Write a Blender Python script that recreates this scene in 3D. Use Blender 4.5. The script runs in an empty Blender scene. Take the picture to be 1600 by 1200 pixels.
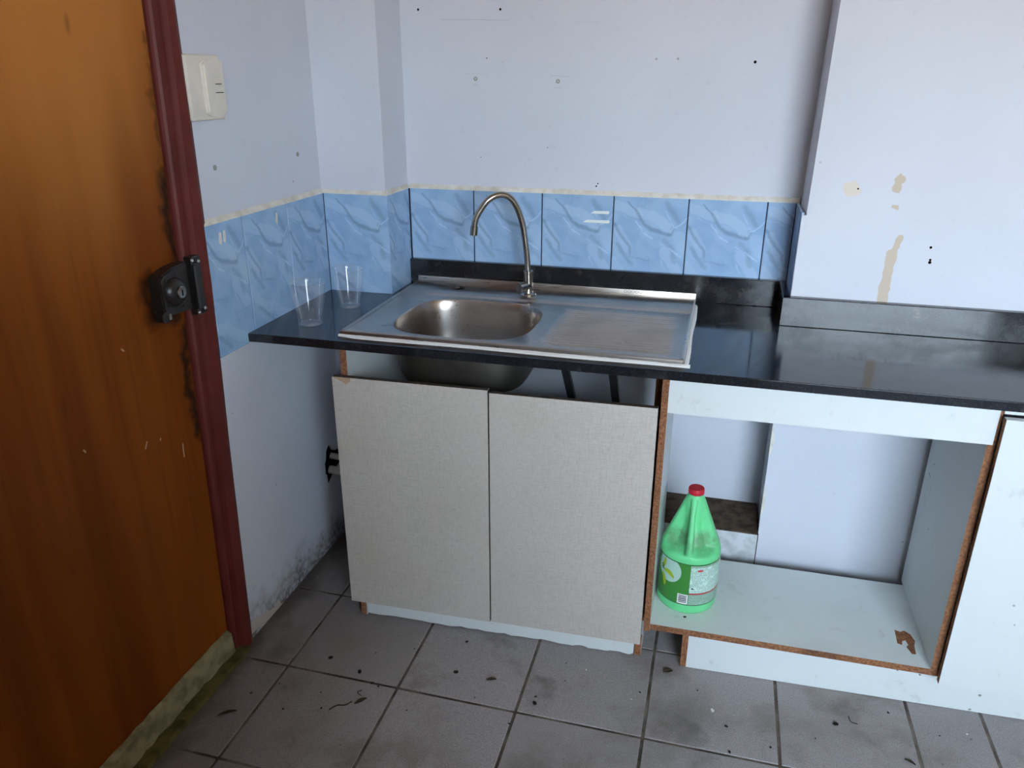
import bpy, bmesh, math, random
from mathutils import Vector, Matrix
random.seed(7)
sc = bpy.context.scene
COL = sc.collection
PI = math.pi

# ------------------------------------------------------------------ camera
cam_data = bpy.data.cameras.new('camera')
cam_data.sensor_fit = 'HORIZONTAL'
cam_data.sensor_width = 36.0
cam_data.lens = 1215.335 * 36.0 / 1600.0
cam_data.clip_start = 0.02
cam = bpy.data.objects.new('camera', cam_data)
COL.objects.link(cam)
cam.location = (1.0754, -2.1496, 1.3734)
cam.rotation_euler = (1.1926, -0.0017, 0.2610)
sc.camera = cam

# ------------------------------------------------------------------ sky, daylight opening, exposure
WIN = (1.40, 2.80, 0.90, 2.05)      # window in the wall behind the camera: x0, x1, z0, z1
YF = -3.40                          # that wall's inner face
world = bpy.data.worlds.new('sky')
sc.world = world
world.use_nodes = True
wn = world.node_tree
wn.nodes.clear()
w_out = wn.nodes.new('ShaderNodeOutputWorld')
w_bg = wn.nodes.new('ShaderNodeBackground')
w_tc = wn.nodes.new('ShaderNodeTexCoord')
w_sep = wn.nodes.new('ShaderNodeSeparateXYZ')
w_rmp = wn.nodes.new('ShaderNodeValToRGB')
w_mr = wn.nodes.new('ShaderNodeMapRange')
w_mr.inputs[1].default_value = -1.0
w_mr.inputs[2].default_value = 1.0
wn.links.new(w_tc.outputs['Generated'], w_sep.inputs[0])
wn.links.new(w_sep.outputs[2], w_mr.inputs[0])
wn.links.new(w_mr.outputs[0], w_rmp.inputs[0])
wn.links.new(w_rmp.outputs[0], w_bg.inputs[0])
wn.links.new(w_bg.outputs[0], w_out.inputs[0])
cr = w_rmp.color_ramp
cr.elements[0].position = 0.0
cr.elements[0].color = (0.30, 0.265, 0.22, 1)      # ground outside
cr.elements[1].position = 1.0
cr.elements[1].color = (0.57, 0.80, 1.06, 1)      # overcast blue sky
e = cr.elements.new(0.485); e.color = (0.42, 0.38, 0.33, 1)
e = cr.elements.new(0.515); e.color = (0.79, 0.93, 1.06, 1)
w_bg.inputs[1].default_value = 16.0

portal = bpy.data.lights.new('window_daylight', 'AREA')
portal.shape = 'RECTANGLE'
portal.size = WIN[1] - WIN[0]
portal.size_y = WIN[3] - WIN[2]
portal.cycles.is_portal = True
portal_o = bpy.data.objects.new('window_daylight', portal)
COL.objects.link(portal_o)
portal_o.location = ((WIN[0] + WIN[1]) / 2, YF - 0.06, (WIN[2] + WIN[3]) / 2)
portal_o.rotation_euler = (PI / 2, 0, PI)     # faces +Y, into the room

sc.view_settings.view_transform = 'Standard'
sc.view_settings.look = 'None'
sc.view_settings.gamma = 1.0
sc.view_settings.use_curve_mapping = False
sc.view_settings.exposure = 0.95


# ------------------------------------------------------------------ material toolkit
def lin(r, g=None, b=None):
    if g is None:
        r, g, b = r
    f = lambda c: (c / 255 / 12.92) if c / 255 <= 0.04045 else ((c / 255 + 0.055) / 1.055) ** 2.4
    return (f(r), f(g), f(b), 1.0)


class NT:
    """small builder of shader node graphs"""
    def __init__(self, name):
        self.m = bpy.data.materials.new(name)
        self.m.use_nodes = True
        self.t = self.m.node_tree
        self.b = self.t.nodes['Principled BSDF']
        self.out = self.t.nodes['Material Output']
        self._oc = None

    def node(self, kind, **kw):
        n = self.t.nodes.new(kind)
        for k, v in kw.items():
            setattr(n, k, v)
        return n

    def put(self, sock, v):
        if isinstance(v, bpy.types.NodeSocket):
            self.t.links.new(v, sock)
        elif isinstance(v, (tuple, list)) and sock.type == 'RGBA' and len(v) == 3:
            sock.default_value = (*v, 1)
        else:
            sock.default_value = v

    def oc(self):
        if self._oc is None:
            self._oc = self.node('ShaderNodeTexCoord')
        return self._oc.outputs['Object']

    def uv(self):
        self.oc()
        return self._oc.outputs['UV']

    def rnd(self):
        return self.node('ShaderNodeObjectInfo').outputs['Random']

    def sep(self, v):
        n = self.node('ShaderNodeSeparateXYZ')
        self.put(n.inputs[0], v)
        return n.outputs

    def comb(self, x, y, z):
        n = self.node('ShaderNodeCombineXYZ')
        for i, v in enumerate((x, y, z)):
            self.put(n.inputs[i], v)
        return n.outputs[0]

    def math(self, op, a, b=0.0, c=None, clamp=False):
        n = self.node('ShaderNodeMath', operation=op, use_clamp=clamp)
        self.put(n.inputs[0], a)
        self.put(n.inputs[1], b)
        if c is not None:
            self.put(n.inputs[2], c)
        return n.outputs[0]

    def vm(self, op, a, b=None, s=None):
        n = self.node('ShaderNodeVectorMath', operation=op)
        self.put(n.inputs[0], a)
        if b is not None:
            self.put(n.inputs[1], b)
        if s is not None:
            self.put(n.inputs[3], s)
        return n.outputs['Value'] if op in ('DOT_PRODUCT', 'LENGTH', 'DISTANCE') else n.outputs[0]

    def noise(self, scale, vec=None, detail=3.0, rough=0.55, color=False, dist=0.0):
        n = self.node('ShaderNodeTexNoise')
        self.put(n.inputs['Vector'], vec if vec is not None else self.oc())
        n.inputs['Scale'].default_value = scale
        n.inputs['Detail'].default_value = detail
        n.inputs['Roughness'].default_value = rough
        n.inputs['Distortion'].default_value = dist
        return n.outputs['Color'] if color else n.outputs['Fac']

    def voronoi(self, scale, vec=None, out='Distance'):
        n = self.node('ShaderNodeTexVoronoi')
        self.put(n.inputs['Vector'], vec if vec is not None else self.oc())
        n.inputs['Scale'].default_value = scale
        return n.outputs[out]

    def ss(self, v, lo, hi, a=0.0, b=1.0):
        """smooth remap of v from lo..hi to a..b"""
        n = self.node('ShaderNodeMapRange', interpolation_type='SMOOTHSTEP')
        self.put(n.inputs[0], v)
        n.inputs[1].default_value = lo
        n.inputs[2].default_value = hi
        n.inputs[3].default_value = a
        n.inputs[4].default_value = b
        return n.outputs[0]

    def mix(self, f, a, b, mode='MIX'):
        n = self.node('ShaderNodeMix', data_type='RGBA', blend_type=mode)
        self.put(n.inputs[0], f)
        self.put(n.inputs[6], a)
        self.put(n.inputs[7], b)
        return n.outputs[2]

    def scale(self, vec, s):
        return self.vm('MULTIPLY', vec, s)

    def warp(self, vec, scale, amt, detail=3.0):
        c = self.noise(scale, vec, detail, color=True)
        c = self.vm('SUBTRACT', c, (0.5, 0.5, 0.5))
        c = self.vm('SCALE', c, s=amt)
        return self.vm('ADD', vec, c)

    def seg(self, p, a, b):
        """distance from p to the segment a-b"""
        a = Vector(a); b = Vector(b); ba = b - a
        pa = self.vm('SUBTRACT', p, tuple(a))
        h = self.math('MULTIPLY', self.vm('DOT_PRODUCT', pa, tuple(ba)), 1.0 / max(1e-9, ba.dot(ba)), clamp=True)
        q = self.vm('SCALE', tuple(ba), s=h)
        return self.vm('DISTANCE', pa, q)

    def poly(self, p, pts):
        d = None
        for a, b in zip(pts[:-1], pts[1:]):
            s = self.seg(p, a, b)
            d = s if d is None else self.math('MINIMUM', d, s)
        return d

    def ell(self, p, c, r):
        """1 inside an ellipsoid, 0 outside, as scaled distance"""
        q = self.vm('SUBTRACT', p, tuple(c))
        q = self.vm('DIVIDE', q, tuple(r))
        return self.vm('LENGTH', q)

    def bump(self, h, strength=0.2, dist=0.002):
        n = self.node('ShaderNodeBump')
        n.inputs['Strength'].default_value = strength
        n.inputs['Distance'].default_value = dist
        self.put(n.inputs['Height'], h)
        self.put(self.b.inputs['Normal'], n.outputs[0])

    def done(self, color=None, rough=None, metal=None, spec=None, coat=None, coat_rough=None):
        b = self.b
        if color is not None: self.put(b.inputs['Base Color'], color)
        if rough is not None: self.put(b.inputs['Roughness'], rough)
        if metal is not None: self.put(b.inputs['Metallic'], metal)
        if spec is not None: self.put(b.inputs['Specular IOR Level'], spec)
        if coat is not None: self.put(b.inputs['Coat Weight'], coat)
        if coat_rough is not None: self.put(b.inputs['Coat Roughness'], coat_rough)
        return self.m


PAINT = lin(208, 211, 221)
CREAM = lin(208, 200, 188)


def paint_mat(name, extra=None, base=PAINT, specks=True):
    m = NT(name)
    n1 = m.noise(2.2, detail=2.0)
    col = m.mix(m.ss(n1, 0.35, 0.7), base, tuple(c * 0.95 for c in base[:3]) + (1,))
    fine = m.noise(55, detail=3)
    col = m.mix(m.ss(fine, 0.62, 0.78, 0, 0.12), col, lin(150, 152, 160))
    if specks:
        v = m.voronoi(22)
        sel = m.noise(6.0, detail=1)
        k = m.math('MULTIPLY', m.ss(v, 0.05, 0.09, 1, 0), m.ss(sel, 0.6, 0.64))
        col = m.mix(m.math('MULTIPLY', k, 0.6), col, lin(120, 118, 122))
    if extra:
        col = extra(m, col)
    m.bump(m.math('ADD', m.noise(95, detail=2), m.math('MULTIPLY', m.noise(14, detail=2), 1.5)), 0.22, 0.0018)
    return m.done(col, 0.62, spec=0.3)


def chase_extra(m, col):
    p = m.warp(m.oc(), 60, 0.026, 3)
    y = -0.165
    bare = lin(196, 182, 165)
    d = m.ell(p, (1.362, y, 1.128), (0.019, 0.05, 0.020))
    col = m.mix(m.ss(d, 0.9, 1.05, 1, 0), col, lin(214, 205, 195))
    a = m.ell(p, (1.462, y, 1.156), (0.013, 0.05, 0.010))
    b = m.ell(p, (1.457, y, 1.136), (0.011, 0.05, 0.014))
    c = m.ell(p, (1.460, y, 1.090), (0.010, 0.05, 0.006))
    e_ = m.math('MINIMUM', m.math('MINIMUM', a, b), c)
    col = m.mix(m.ss(e_, 0.92, 1.06, 1, 0), col, bare)
    p2 = m.warp(m.oc(), 40, 0.014, 3)
    s = m.poly(p2, [(1.468, y, 0.85), (1.470, y, 0.945), (1.471, y, 0.985)])
    s2 = m.poly(p2, [(1.472, y, 0.985), (1.484, y, 1.022)])
    k = m.math('MAXIMUM', m.ss(s, 0.0105, 0.0118, 1, 0), m.ss(s2, 0.006, 0.0072, 1, 0))
    return m.mix(k, col, bare)


def back_extra(m, col):
    o = m.warp(m.oc(), 20, 0.003, 2)
    for x0, z0, x1, z1, a in ((0.305, 1.510, 0.49, 1.506, 0.5), (0.39, 1.349, 0.405, 1.349, 0.5), (0.37, 1.377, 0.43, 1.376, 0.25), (0.605, 1.372, 0.655, 1.370, 0.4), (0.615, 1.342, 0.635, 1.342, 0.4), (0.665, 1.50, 0.72, 1.499, 0.3)):
        d = m.seg(o, (x0, 0.006, z0), (x1, 0.006, z1))
        col = m.mix(m.ss(d, 0.0004, 0.0016, a * 0.55, 0), col, lin(130, 122, 120))
    return col


def leftwall_extra(m, col):
    o = m.sep(m.oc())
    n = m.noise(14, detail=5, rough=0.65)
    h = m.math('ADD', o[2], m.math('MULTIPLY', m.math('SUBTRACT', n, 0.5), -0.22))
    mold = m.ss(h, -0.01, 0.13, 1, 0)
    grain = m.ss(m.noise(70, detail=4), 0.35, 0.6)
    k = m.math('MULTIPLY', mold, m.math('MULTIPLY_ADD', grain, 0.5, 0.4))
    col = m.mix(k, col, lin(92, 86, 80))
    # bare plaster where the paint has fallen off next to the door frame
    q = m.warp(m.oc(), 34, 0.055, 4)
    s = m.poly(q, [(0, -0.735, 0.040), (0, -0.655, 0.014), (0, -0.60, 0.0)])
    col = m.mix(m.ss(s, 0.016, 0.019, 1, 0), col, lin(190, 178, 168))
    return col


def tile_mat():
    m = NT('blue_marbled_ceramic')
    U = m.vm('SCALE', m.oc(), s=5.0)            # tile width becomes 1
    s = m.sep(U)
    p0 = m.comb(s[0], s[2], 0.0)
    p = m.warp(m.warp(p0, 3.0, 0.10, 2), 11.0, 0.045, 3)

    def P(*pts):
        return m.poly(p, [(x, y, 0) for x, y in pts])
    base = m.mix(m.ss(m.noise(2.0, p0, 2), 0.35, 0.65), lin(140, 172, 208), lin(154, 186, 218))
    col = base
    soft = m.ss(m.noise(3.0, m.warp(p0, 2.5, 0.7), 2), 0.44, 0.62)
    col = m.mix(m.math('MULTIPLY', soft, 0.45), col, lin(162, 190, 219))
    # y runs upward from the tile's foot; the top is at 1.5
    light = [
        (P((0.04, 1.37), (0.18, 1.31), (0.34, 1.27)), 0.075, 0.55),
        (P((0.36, 1.30), (0.52, 1.26), (0.66, 1.18), (0.74, 1.08)), 0.080, 0.6),
        (P((0.08, 1.04), (0.17, 0.90), (0.22, 0.80)), 0.075, 0.45),
        (P((0.70, 0.78), (0.80, 0.66), (0.90, 0.50)), 0.075, 0.5),
        (P((0.02, 0.60), (0.20, 0.40), (0.36, 0.30)), 0.07, 0.45),
        (P((0.90, 0.98), (0.99, 0.82)), 0.11, 0.4),
        (P((0.45, 0.30), (0.60, 0.18), (0.80, 0.10)), 0.08, 0.45),
    ]
    for d, w, a in light:
        col = m.mix(m.ss(d, w * 0.70, w, a, 0), col, lin(174, 199, 225))
    dark = [
        (P((0.19, 1.43), (0.30, 1.30)), 0.022, 0.7),
        (P((0.30, 1.30), (0.44, 1.14), (0.60, 1.04), (0.76, 1.01)), 0.042, 0.7),
        (P((0.72, 1.42), (0.80, 1.30), (0.86, 1.20)), 0.060, 0.45),
        (P((0.80, 1.10), (0.78, 1.00)), 0.045, 0.5),
        (P((0.02, 1.12), (0.14, 0.96), (0.24, 0.82), (0.26, 0.68)), 0.034, 0.6),
        (P((0.08, 0.84), (0.17, 0.70), (0.28, 0.58)), 0.048, 0.5),
        (P((0.72, 0.92), (0.82, 0.80), (0.86, 0.64)), 0.055, 0.45),
        (P((0.30, 0.68), (0.52, 0.64)), 0.03, 0.35),
        (P((0.15, 0.36), (0.36, 0.20), (0.50, 0.06)), 0.05, 0.45),
    ]
    for d, w, a in dark:
        col = m.mix(m.ss(d, w * 0.15, w, a, 0), col, lin(118, 142, 174))
    veins = [
        (P((0.0, 1.24), (0.14, 1.22), (0.32, 1.16)), 0.012, 0.45),
        (P((0.32, 1.16), (0.46, 1.02), (0.56, 0.95)), 0.022, 0.75),
        (P((0.66, 0.89), (0.80, 0.80), (0.94, 0.70)), 0.020, 0.65),
        (P((0.98, 1.26), (0.90, 1.15), (0.80, 1.10), (0.77, 1.04)), 0.020, 0.65),
        (P((0.70, 1.34), (0.75, 1.22), (0.80, 1.12)), 0.016, 0.6),
        (P((0.0, 0.52), (0.14, 0.42), (0.30, 0.34)), 0.018, 0.6),
        (P((0.66, 0.72), (0.73, 0.56), (0.82, 0.40)), 0.018, 0.5),
    ]
    for d, w, a in veins:
        col = m.mix(m.ss(d, 0.002, w, a, 0), col, lin(184, 208, 234))
    return m.done(col, 0.22, spec=0.5)


def wood_mat():
    m = NT('varnished_plywood')
    o = m.oc()
    g = m.noise(1.0, m.vm('MULTIPLY', o, (60, 42, 1.6)), 4, 0.6)
    g2 = m.noise(1.0, m.vm('MULTIPLY', o, (20, 7, 0.7)), 2, 0.45, dist=0.4)
    col = m.mix(m.ss(g2, 0.3, 0.72), lin(114, 54, 10), lin(134, 70, 16))
    col = m.mix(m.ss(g, 0.45, 0.75, 0, 0.35), col, lin(82, 36, 6))
    red = m.noise(1.0, m.vm('MULTIPLY', o, (8, 5, 0.8)), 2)
    col = m.mix(m.ss(red, 0.5, 0.75, 0, 0.5), col, lin(96, 38, 6))
    # worn varnish streaks; upper half also lightened to stand in for stronger light
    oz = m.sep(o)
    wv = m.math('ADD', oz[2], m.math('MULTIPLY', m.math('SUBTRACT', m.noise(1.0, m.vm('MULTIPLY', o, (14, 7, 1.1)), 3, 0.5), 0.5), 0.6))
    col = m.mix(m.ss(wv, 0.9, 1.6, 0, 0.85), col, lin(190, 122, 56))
    # dark knots and short streaks
    v = m.voronoi(1.0, m.vm('MULTIPLY', m.warp(o, 3, 0.06), (20, 16, 5)))
    sel = m.noise(3.1, o, 1)
    col = m.mix(m.math('MULTIPLY', m.ss(v, 0.04, 0.16, 0.5, 0), m.ss(sel, 0.56, 0.62)), col, lin(70, 32, 12))
    # hand grime round the lock and along the closing edge
    q = m.warp(o, 26, 0.06, 4)
    x = -0.025
    a = m.poly(q, [(x, -0.868, 0.99), (x, -0.872, 0.94), (x, -0.862, 0.905), (x, -0.80, 0.90)])
    b = m.poly(q, [(x, -0.766, 1.19), (x, -0.772, 1.05), (x, -0.770, 1.02)])
    c = m.poly(q, [(x, -0.778, 0.86), (x, -0.792, 0.77), (x, -0.788, 0.70), (x, -0.784, 0.62)])
    e_ = m.poly(q, [(x, -0.752, 1.45), (x, -0.764, 1.15)])
    k = m.math('MAXIMUM', m.ss(a, 0.0, 0.035, 0.9, 0), m.ss(b, 0.0, 0.03, 0.95, 0))
    k = m.math('MAXIMUM', k, m.ss(c, 0.0, 0.024, 0.95, 0))
    k = m.math('MAXIMUM', k, m.ss(e_, 0.0, 0.018, 0.6, 0))
    col = m.mix(k, col, lin(26, 17, 10))
    # pale scuffs
    sc_pts = [((-0.96, 0.872), (-0.965, 0.877)), ((-0.945, 0.668), (-0.952, 0.656)), ((-0.905, 0.657), (-0.906, 0.655)),
              ((-0.842, 0.615), (-0.844, 0.585)), ((-1.10, 0.72), (-1.103, 0.725))]
    for (y0, z0), (y1, z1) in sc_pts:
        d = m.seg(o, (x, y0, z0), (x, y1, z1))
        col = m.mix(m.ss(d, 0.0012, 0.0024, 0.75, 0), col, lin(205, 180, 140))
    m.bump(g, 0.08, 0.001)
    return m.done(col, 0.5, spec=0.12)


def floor_mat():
    m = NT('grey_stoneware')
    w = m.node('ShaderNodeNewGeometry').outputs['Position']
    r = m.rnd()
    col = m.mix(r, lin(158, 153, 154), lin(168, 163, 164))
    sp = m.noise(420, w, 2)
    col = m.mix(m.ss(sp, 0.35, 0.65, 0, 0.55), col, lin(106, 100, 99))
    sp2 = m.noise(260, w, 1)
    col = m.mix(m.ss(sp2, 0.66, 0.74, 0, 0.5), col, lin(160, 155, 152))
    st = m.noise(5, m.warp(w, 6, 0.1), 5, 0.65)
    col = m.mix(m.ss(st, 0.54, 0.74, 0, 0.6), col, lin(86, 79, 74))
    dr = m.noise(38, w, 4, 0.7)
    col = m.mix(m.ss(dr, 0.66, 0.74, 0, 0.7), col, lin(62, 56, 50))
    g3 = m.noise(2.6, m.warp(w, 4, 0.25), 5, 0.6)
    col = m.mix(m.ss(g3, 0.50, 0.66, 0, 0.45), col, lin(92, 82, 72))
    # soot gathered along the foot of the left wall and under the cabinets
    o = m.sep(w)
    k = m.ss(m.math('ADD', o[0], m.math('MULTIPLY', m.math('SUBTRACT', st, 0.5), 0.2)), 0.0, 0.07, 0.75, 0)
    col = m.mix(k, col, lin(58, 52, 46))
    # trodden brown dirt by the door, with the left floor's shade painted in
    k2 = m.ss(m.math('ADD', o[0], m.math('MULTIPLY', m.math('SUBTRACT', g3, 0.5), 0.9)), 0.05, 0.55, 0.42, 0)
    col = m.mix(k2, col, lin(84, 72, 60))
    m.bump(sp, 0.05, 0.0006)
    return m.done(col, 0.55, spec=0.35)


def grout_mat():
    m = NT('dark_grout')
    w = m.node('ShaderNodeNewGeometry').outputs['Position']
    col = m.mix(m.ss(m.noise(12, w, 4), 0.35, 0.65), lin(66, 59, 52), lin(116, 108, 99))
    return m.done(col, 0.9, spec=0.1)


def granite_mat():
    m = NT('black_polished_stone')
    o = m.oc()
    sp = m.noise(240, o, 2)
    col = m.mix(m.ss(sp, 0.5, 0.72), lin(24, 26, 31), lin(38, 40, 46))
    dust = m.noise(9, m.warp(o, 7, 0.12), 5, 0.65)
    col = m.mix(m.ss(dust, 0.48, 0.8, 0, 0.28), col, lin(84, 82, 84))
    st = m.noise(1.0, m.vm('MULTIPLY', m.warp(o, 5, 0.06), (14, 60, 14)), 4, 0.6)
    col = m.mix(m.ss(st, 0.62, 0.75, 0, 0.35), col, lin(120, 108, 92))
    rough = m.ss(dust, 0.3, 0.75, 0.07, 0.22)
    return m.done(col, rough, spec=0.55)


def steel_mat(name, rough=0.3, base=(184, 176, 168), streak=(1, 1, 1), dirt=0.25):
    m = NT(name)
    o = m.oc()
    n = m.noise(1.0, m.vm('MULTIPLY', o, tuple(40 * s for s in streak)), 4, 0.6)
    d = m.noise(9, m.warp(o, 9, 0.08), 4, 0.6)
    b = lin(*base)
    col = m.mix(m.ss(d, 0.4, 0.75, 0, dirt), b, lin(96, 92, 90))
    r = m.math('ADD', m.ss(n, 0.3, 0.7, rough - 0.008, rough + 0.012), m.ss(d, 0.45, 0.8, 0, 0.06))
    return m.done(col, r, metal=1.0)


def white_board_mat():
    m = NT('white_melamine')
    o = m.oc()
    col = lin(208, 213, 213)
    n = m.noise(16, m.warp(o, 10, 0.08), 5, 0.7)
    col = m.mix(m.ss(n, 0.60, 0.74, 0, 0.30), col, lin(150, 148, 142))
    g = m.noise(4, o, 3)
    col = m.mix(m.ss(g, 0.4, 0.8, 0, 0.25), col, lin(205, 206, 200))
    v = m.voronoi(26, m.warp(o, 20, 0.02))
    k = m.math('MULTIPLY', m.ss(v, 0.06, 0.1, 1, 0), m.ss(m.noise(7, o, 1), 0.55, 0.6))
    col = m.mix(m.math('MULTIPLY', k, 0.8), col, lin(88, 76, 68))
    return m.done(col, 0.34, spec=0.45)


def shelf_mat():
    m = NT('worn_white_melamine_shelf')
    o = m.oc()
    col = lin(214, 220, 219)
    n = m.noise(16, m.warp(o, 10, 0.08), 5, 0.7)
    col = m.mix(m.ss(n, 0.58, 0.74, 0, 0.35), col, lin(148, 146, 140))
    g = m.noise(5, o, 3)
    col = m.mix(m.ss(g, 0.4, 0.8, 0, 0.4), col, lin(188, 190, 184))
    return m.done(col, 0.36, spec=0.45)


def particle_mat():
    m = NT('raw_particle_board')
    o = m.oc()
    n = m.noise(160, o, 3)
    col = m.mix(m.ss(n, 0.3, 0.7), lin(112, 74, 52), lin(156, 108, 78))
    d = m.noise(9, o, 4)
    col = m.mix(m.ss(d, 0.5, 0.75, 0, 0.5), col, lin(70, 50, 40))
    m.bump(n, 0.3, 0.001)
    return m.done(col, 0.85, spec=0.15)


def linen_mat():
    m = NT('linen_print_laminate')
    o = m.oc()
    a = m.noise(1.0, m.vm('MULTIPLY', o, (60, 60, 700)), 3, 0.6)
    b = m.noise(1.0, m.vm('MULTIPLY', o, (700, 60, 60)), 3, 0.6)
    k = m.math('ADD', m.ss(a, 0.4, 0.7, 0, 0.5), m.ss(b, 0.4, 0.7, 0, 0.5))
    col = m.mix(k, lin(196, 189, 181), lin(170, 163, 154))
    g = m.noise(5, o, 3)
    col = m.mix(m.ss(g, 0.45, 0.8, 0, 0.3), col, lin(172, 160, 148))
    s = m.noise(1.0, m.vm('MULTIPLY', m.warp(o, 8, 0.03), (60, 60, 18)), 3, 0.6)
    sel = m.noise(7, o, 2)
    col = m.mix(m.math('MULTIPLY', m.ss(s, 0.72, 0.78, 0, 0.75), m.ss(sel, 0.5, 0.6)), col, lin(110, 98, 92))
    return m.done(col, 0.5, spec=0.35)


def plain(name, rgb, rough=0.5, spec=0.4, metal=0.0, var=None, vs=20):
    m = NT(name)
    col = lin(*rgb)
    if var:
        col = m.mix(m.ss(m.noise(vs, detail=4), 0.35, 0.7), col, lin(*var))
    else:
        col = m.mix(m.ss(m.noise(vs, detail=3), 0.4, 0.8, 0, 0.12), col, tuple(c * 0.8 for c in col[:3]) + (1,))
    return m.done(col, rough, spec=spec, metal=metal)


def cup_mat():
    m = NT('clear_thin_plastic')
    m.t.nodes.remove(m.b)
    tr = m.node('ShaderNodeBsdfTransparent')
    tr.inputs[0].default_value = (0.985, 0.99, 0.995, 1)
    gl = m.node('ShaderNodeBsdfGlossy')
    gl.inputs['Roughness'].default_value = 0.06
    gl.inputs[0].default_value = (1, 1, 1, 1)
    fr = m.node('ShaderNodeFresnel')
    fr.inputs[0].default_value = 1.5
    n = m.noise(30, detail=1)
    fac = m.math('MINIMUM', m.math('MULTIPLY', fr.outputs[0], m.ss(n, 0, 1, 0.95, 1.15)), 0.17)
    df = m.node('ShaderNodeBsdfDiffuse')
    df.inputs[0].default_value = (0.85, 0.88, 0.92, 1)
    m2 = m.node('ShaderNodeMixShader')
    m2.inputs[0].default_value = 0.035
    m.put(m2.inputs[1], tr.outputs[0])
    m.put(m2.inputs[2], df.outputs[0])
    mx = m.node('ShaderNodeMixShader')
    m.put(mx.inputs[0], fac)
    m.put(mx.inputs[1], m2.outputs[0])
    m.put(mx.inputs[2], gl.outputs[0])
    m.put(m.out.inputs[0], mx.outputs[0])
    return m.m


def jug_mat():
    m = NT('green_polyethylene')
    o = m.oc()
    s = m.sep(o)
    col = lin(112, 222, 150)
    n = m.noise(40, m.warp(o, 20, 0.03), 4, 0.6)
    dirt = m.math('MULTIPLY', m.ss(n, 0.2, 0.6), m.ss(m.noise(9, o, 3), 0.2, 0.6))
    # dust settled in the two hand scoops beside the handle
    a = m.ell(o, (-0.032, -0.045, 0.192), (0.040, 0.06, 0.026))
    b = m.ell(o, (0.032, -0.045, 0.192), (0.040, 0.06, 0.026))
    k = m.ss(m.math('MINIMUM', a, b), 0.5, 1.3, 1.0, 0.15)
    col = m.mix(m.math('MULTIPLY', dirt, k), col, lin(96, 132, 96))
    return m.done(col, 0.38, spec=0.45)


def label_text_mat(name, base, ink):
    m = NT(name)
    u = m.sep(m.uv())
    row = m.math('FRACT', m.math('MULTIPLY', u[1], 330.0))
    line = m.math('MULTIPLY', m.ss(row, 0.30, 0.36), m.ss(row, 0.85, 0.92, 1, 0))
    rid = m.math('FLOOR', m.math('MULTIPLY', u[1], 330.0))
    ch = m.noise(1.0, m.comb(m.math('MULTIPLY', u[0], 700.0), m.math('MULTIPLY', rid, 3.7), 0.0), 2)
    blk = m.noise(1.0, m.comb(m.math('MULTIPLY', u[0], 60.0), m.math('MULTIPLY', u[1], 70.0), 0.0), 1)
    k = m.math('MULTIPLY', m.math('MULTIPLY', line, m.ss(ch, 0.40, 0.52)), m.ss(blk, 0.36, 0.42))
    return m.done(m.mix(m.math('MULTIPLY', k, 0.7), lin(*base), lin(*ink)), 0.45)


M = {}
M['wall'] = paint_mat('lavender_wall_paint')
M['wall_back'] = paint_mat('lavender_wall_paint_scratched', back_extra)
M['wall_left'] = paint_mat('lavender_wall_paint_mouldy_foot', leftwall_extra)
M['wall_chase'] = paint_mat('lavender_wall_paint_chipped', chase_extra)
M['room'] = paint_mat('pale_room_paint', base=lin(154, 138, 116), specks=False)
M['ceiling'] = paint_mat('white_ceiling_paint', base=lin(204, 194, 178), specks=False)
M['tile'] = tile_mat()
M['mortar'] = plain('cream_mortar', (224, 220, 212), 0.9, 0.1, var=(206, 198, 184), vs=30)
M['joint'] = plain('dark_blue_grey_joint', (52, 62, 78), 0.9, 0.1)
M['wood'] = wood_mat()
M['floor'] = floor_mat()
M['grout'] = grout_mat()
M['granite'] = granite_mat()
M['steel'] = steel_mat('worn_stainless_sheet', 0.28, streak=(0.3, 6, 6))
M['steel_dull'] = steel_mat('stained_stainless_underside', 0.5, base=(120, 116, 108), dirt=0.7)
M['chrome'] = steel_mat('brushed_nickel', 0.18, base=(172, 168, 162), streak=(0.15, 0.15, 0.15), dirt=0.1)
M['melamine'] = white_board_mat()
M['shelf'] = shelf_mat()
M['particle'] = particle_mat()
M['linen'] = linen_mat()
M['edge'] = plain('grimy_board_edge', (84, 76, 68), 0.85, 0.1, var=(60, 54, 48), vs=40)
M['frame'] = plain('oxblood_gloss_paint', (100, 42, 36), 0.5, 0.22, var=(88, 36, 32), vs=9)
M['lock'] = plain('black_enamelled_iron', (26, 23, 22), 0.35, 0.5, var=(40, 34, 30), vs=30)
M['screw'] = plain('bright_screw_head', (200, 196, 190), 0.3, metal=1.0)
M['brass'] = plain('steel_lock_cylinder', (160, 156, 150), 0.28, metal=1.0)
M['dark'] = plain('dark_void', (16, 15, 15), 0.9, 0.05)
M['white_plastic'] = plain('yellowed_white_plastic', (222, 214, 202), 0.4, var=(212, 204, 192), vs=14)
M['sealant'] = plain('white_silicone', (238, 240, 240), 0.45)
M['weathered'] = plain('weathered_grey_timber', (150, 142, 112), 0.85, 0.1, var=(112, 104, 78), vs=26)
M['weathered_dark'] = plain('damp_olive_timber', (96, 88, 52), 0.8, 0.15, var=(64, 58, 34), vs=26)
M['concrete'] = plain('dusty_brown_concrete', (98, 84, 72), 0.95, 0.05, var=(66, 56, 48), vs=34)
M['rough_plaster'] = plain('rough_white_plaster', (206, 210, 214), 0.85, 0.1, var=(176, 180, 184), vs=30)
M['iron'] = plain('black_painted_steel', (24, 26, 28), 0.45, 0.4)
M['pvc'] = plain('grey_white_pipe', (214, 214, 208), 0.5, var=(190, 190, 184), vs=40)
M['cup'] = cup_mat()
M['jug'] = jug_mat()
M['cap'] = plain('red_screw_cap', (196, 30, 52), 0.4)
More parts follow.
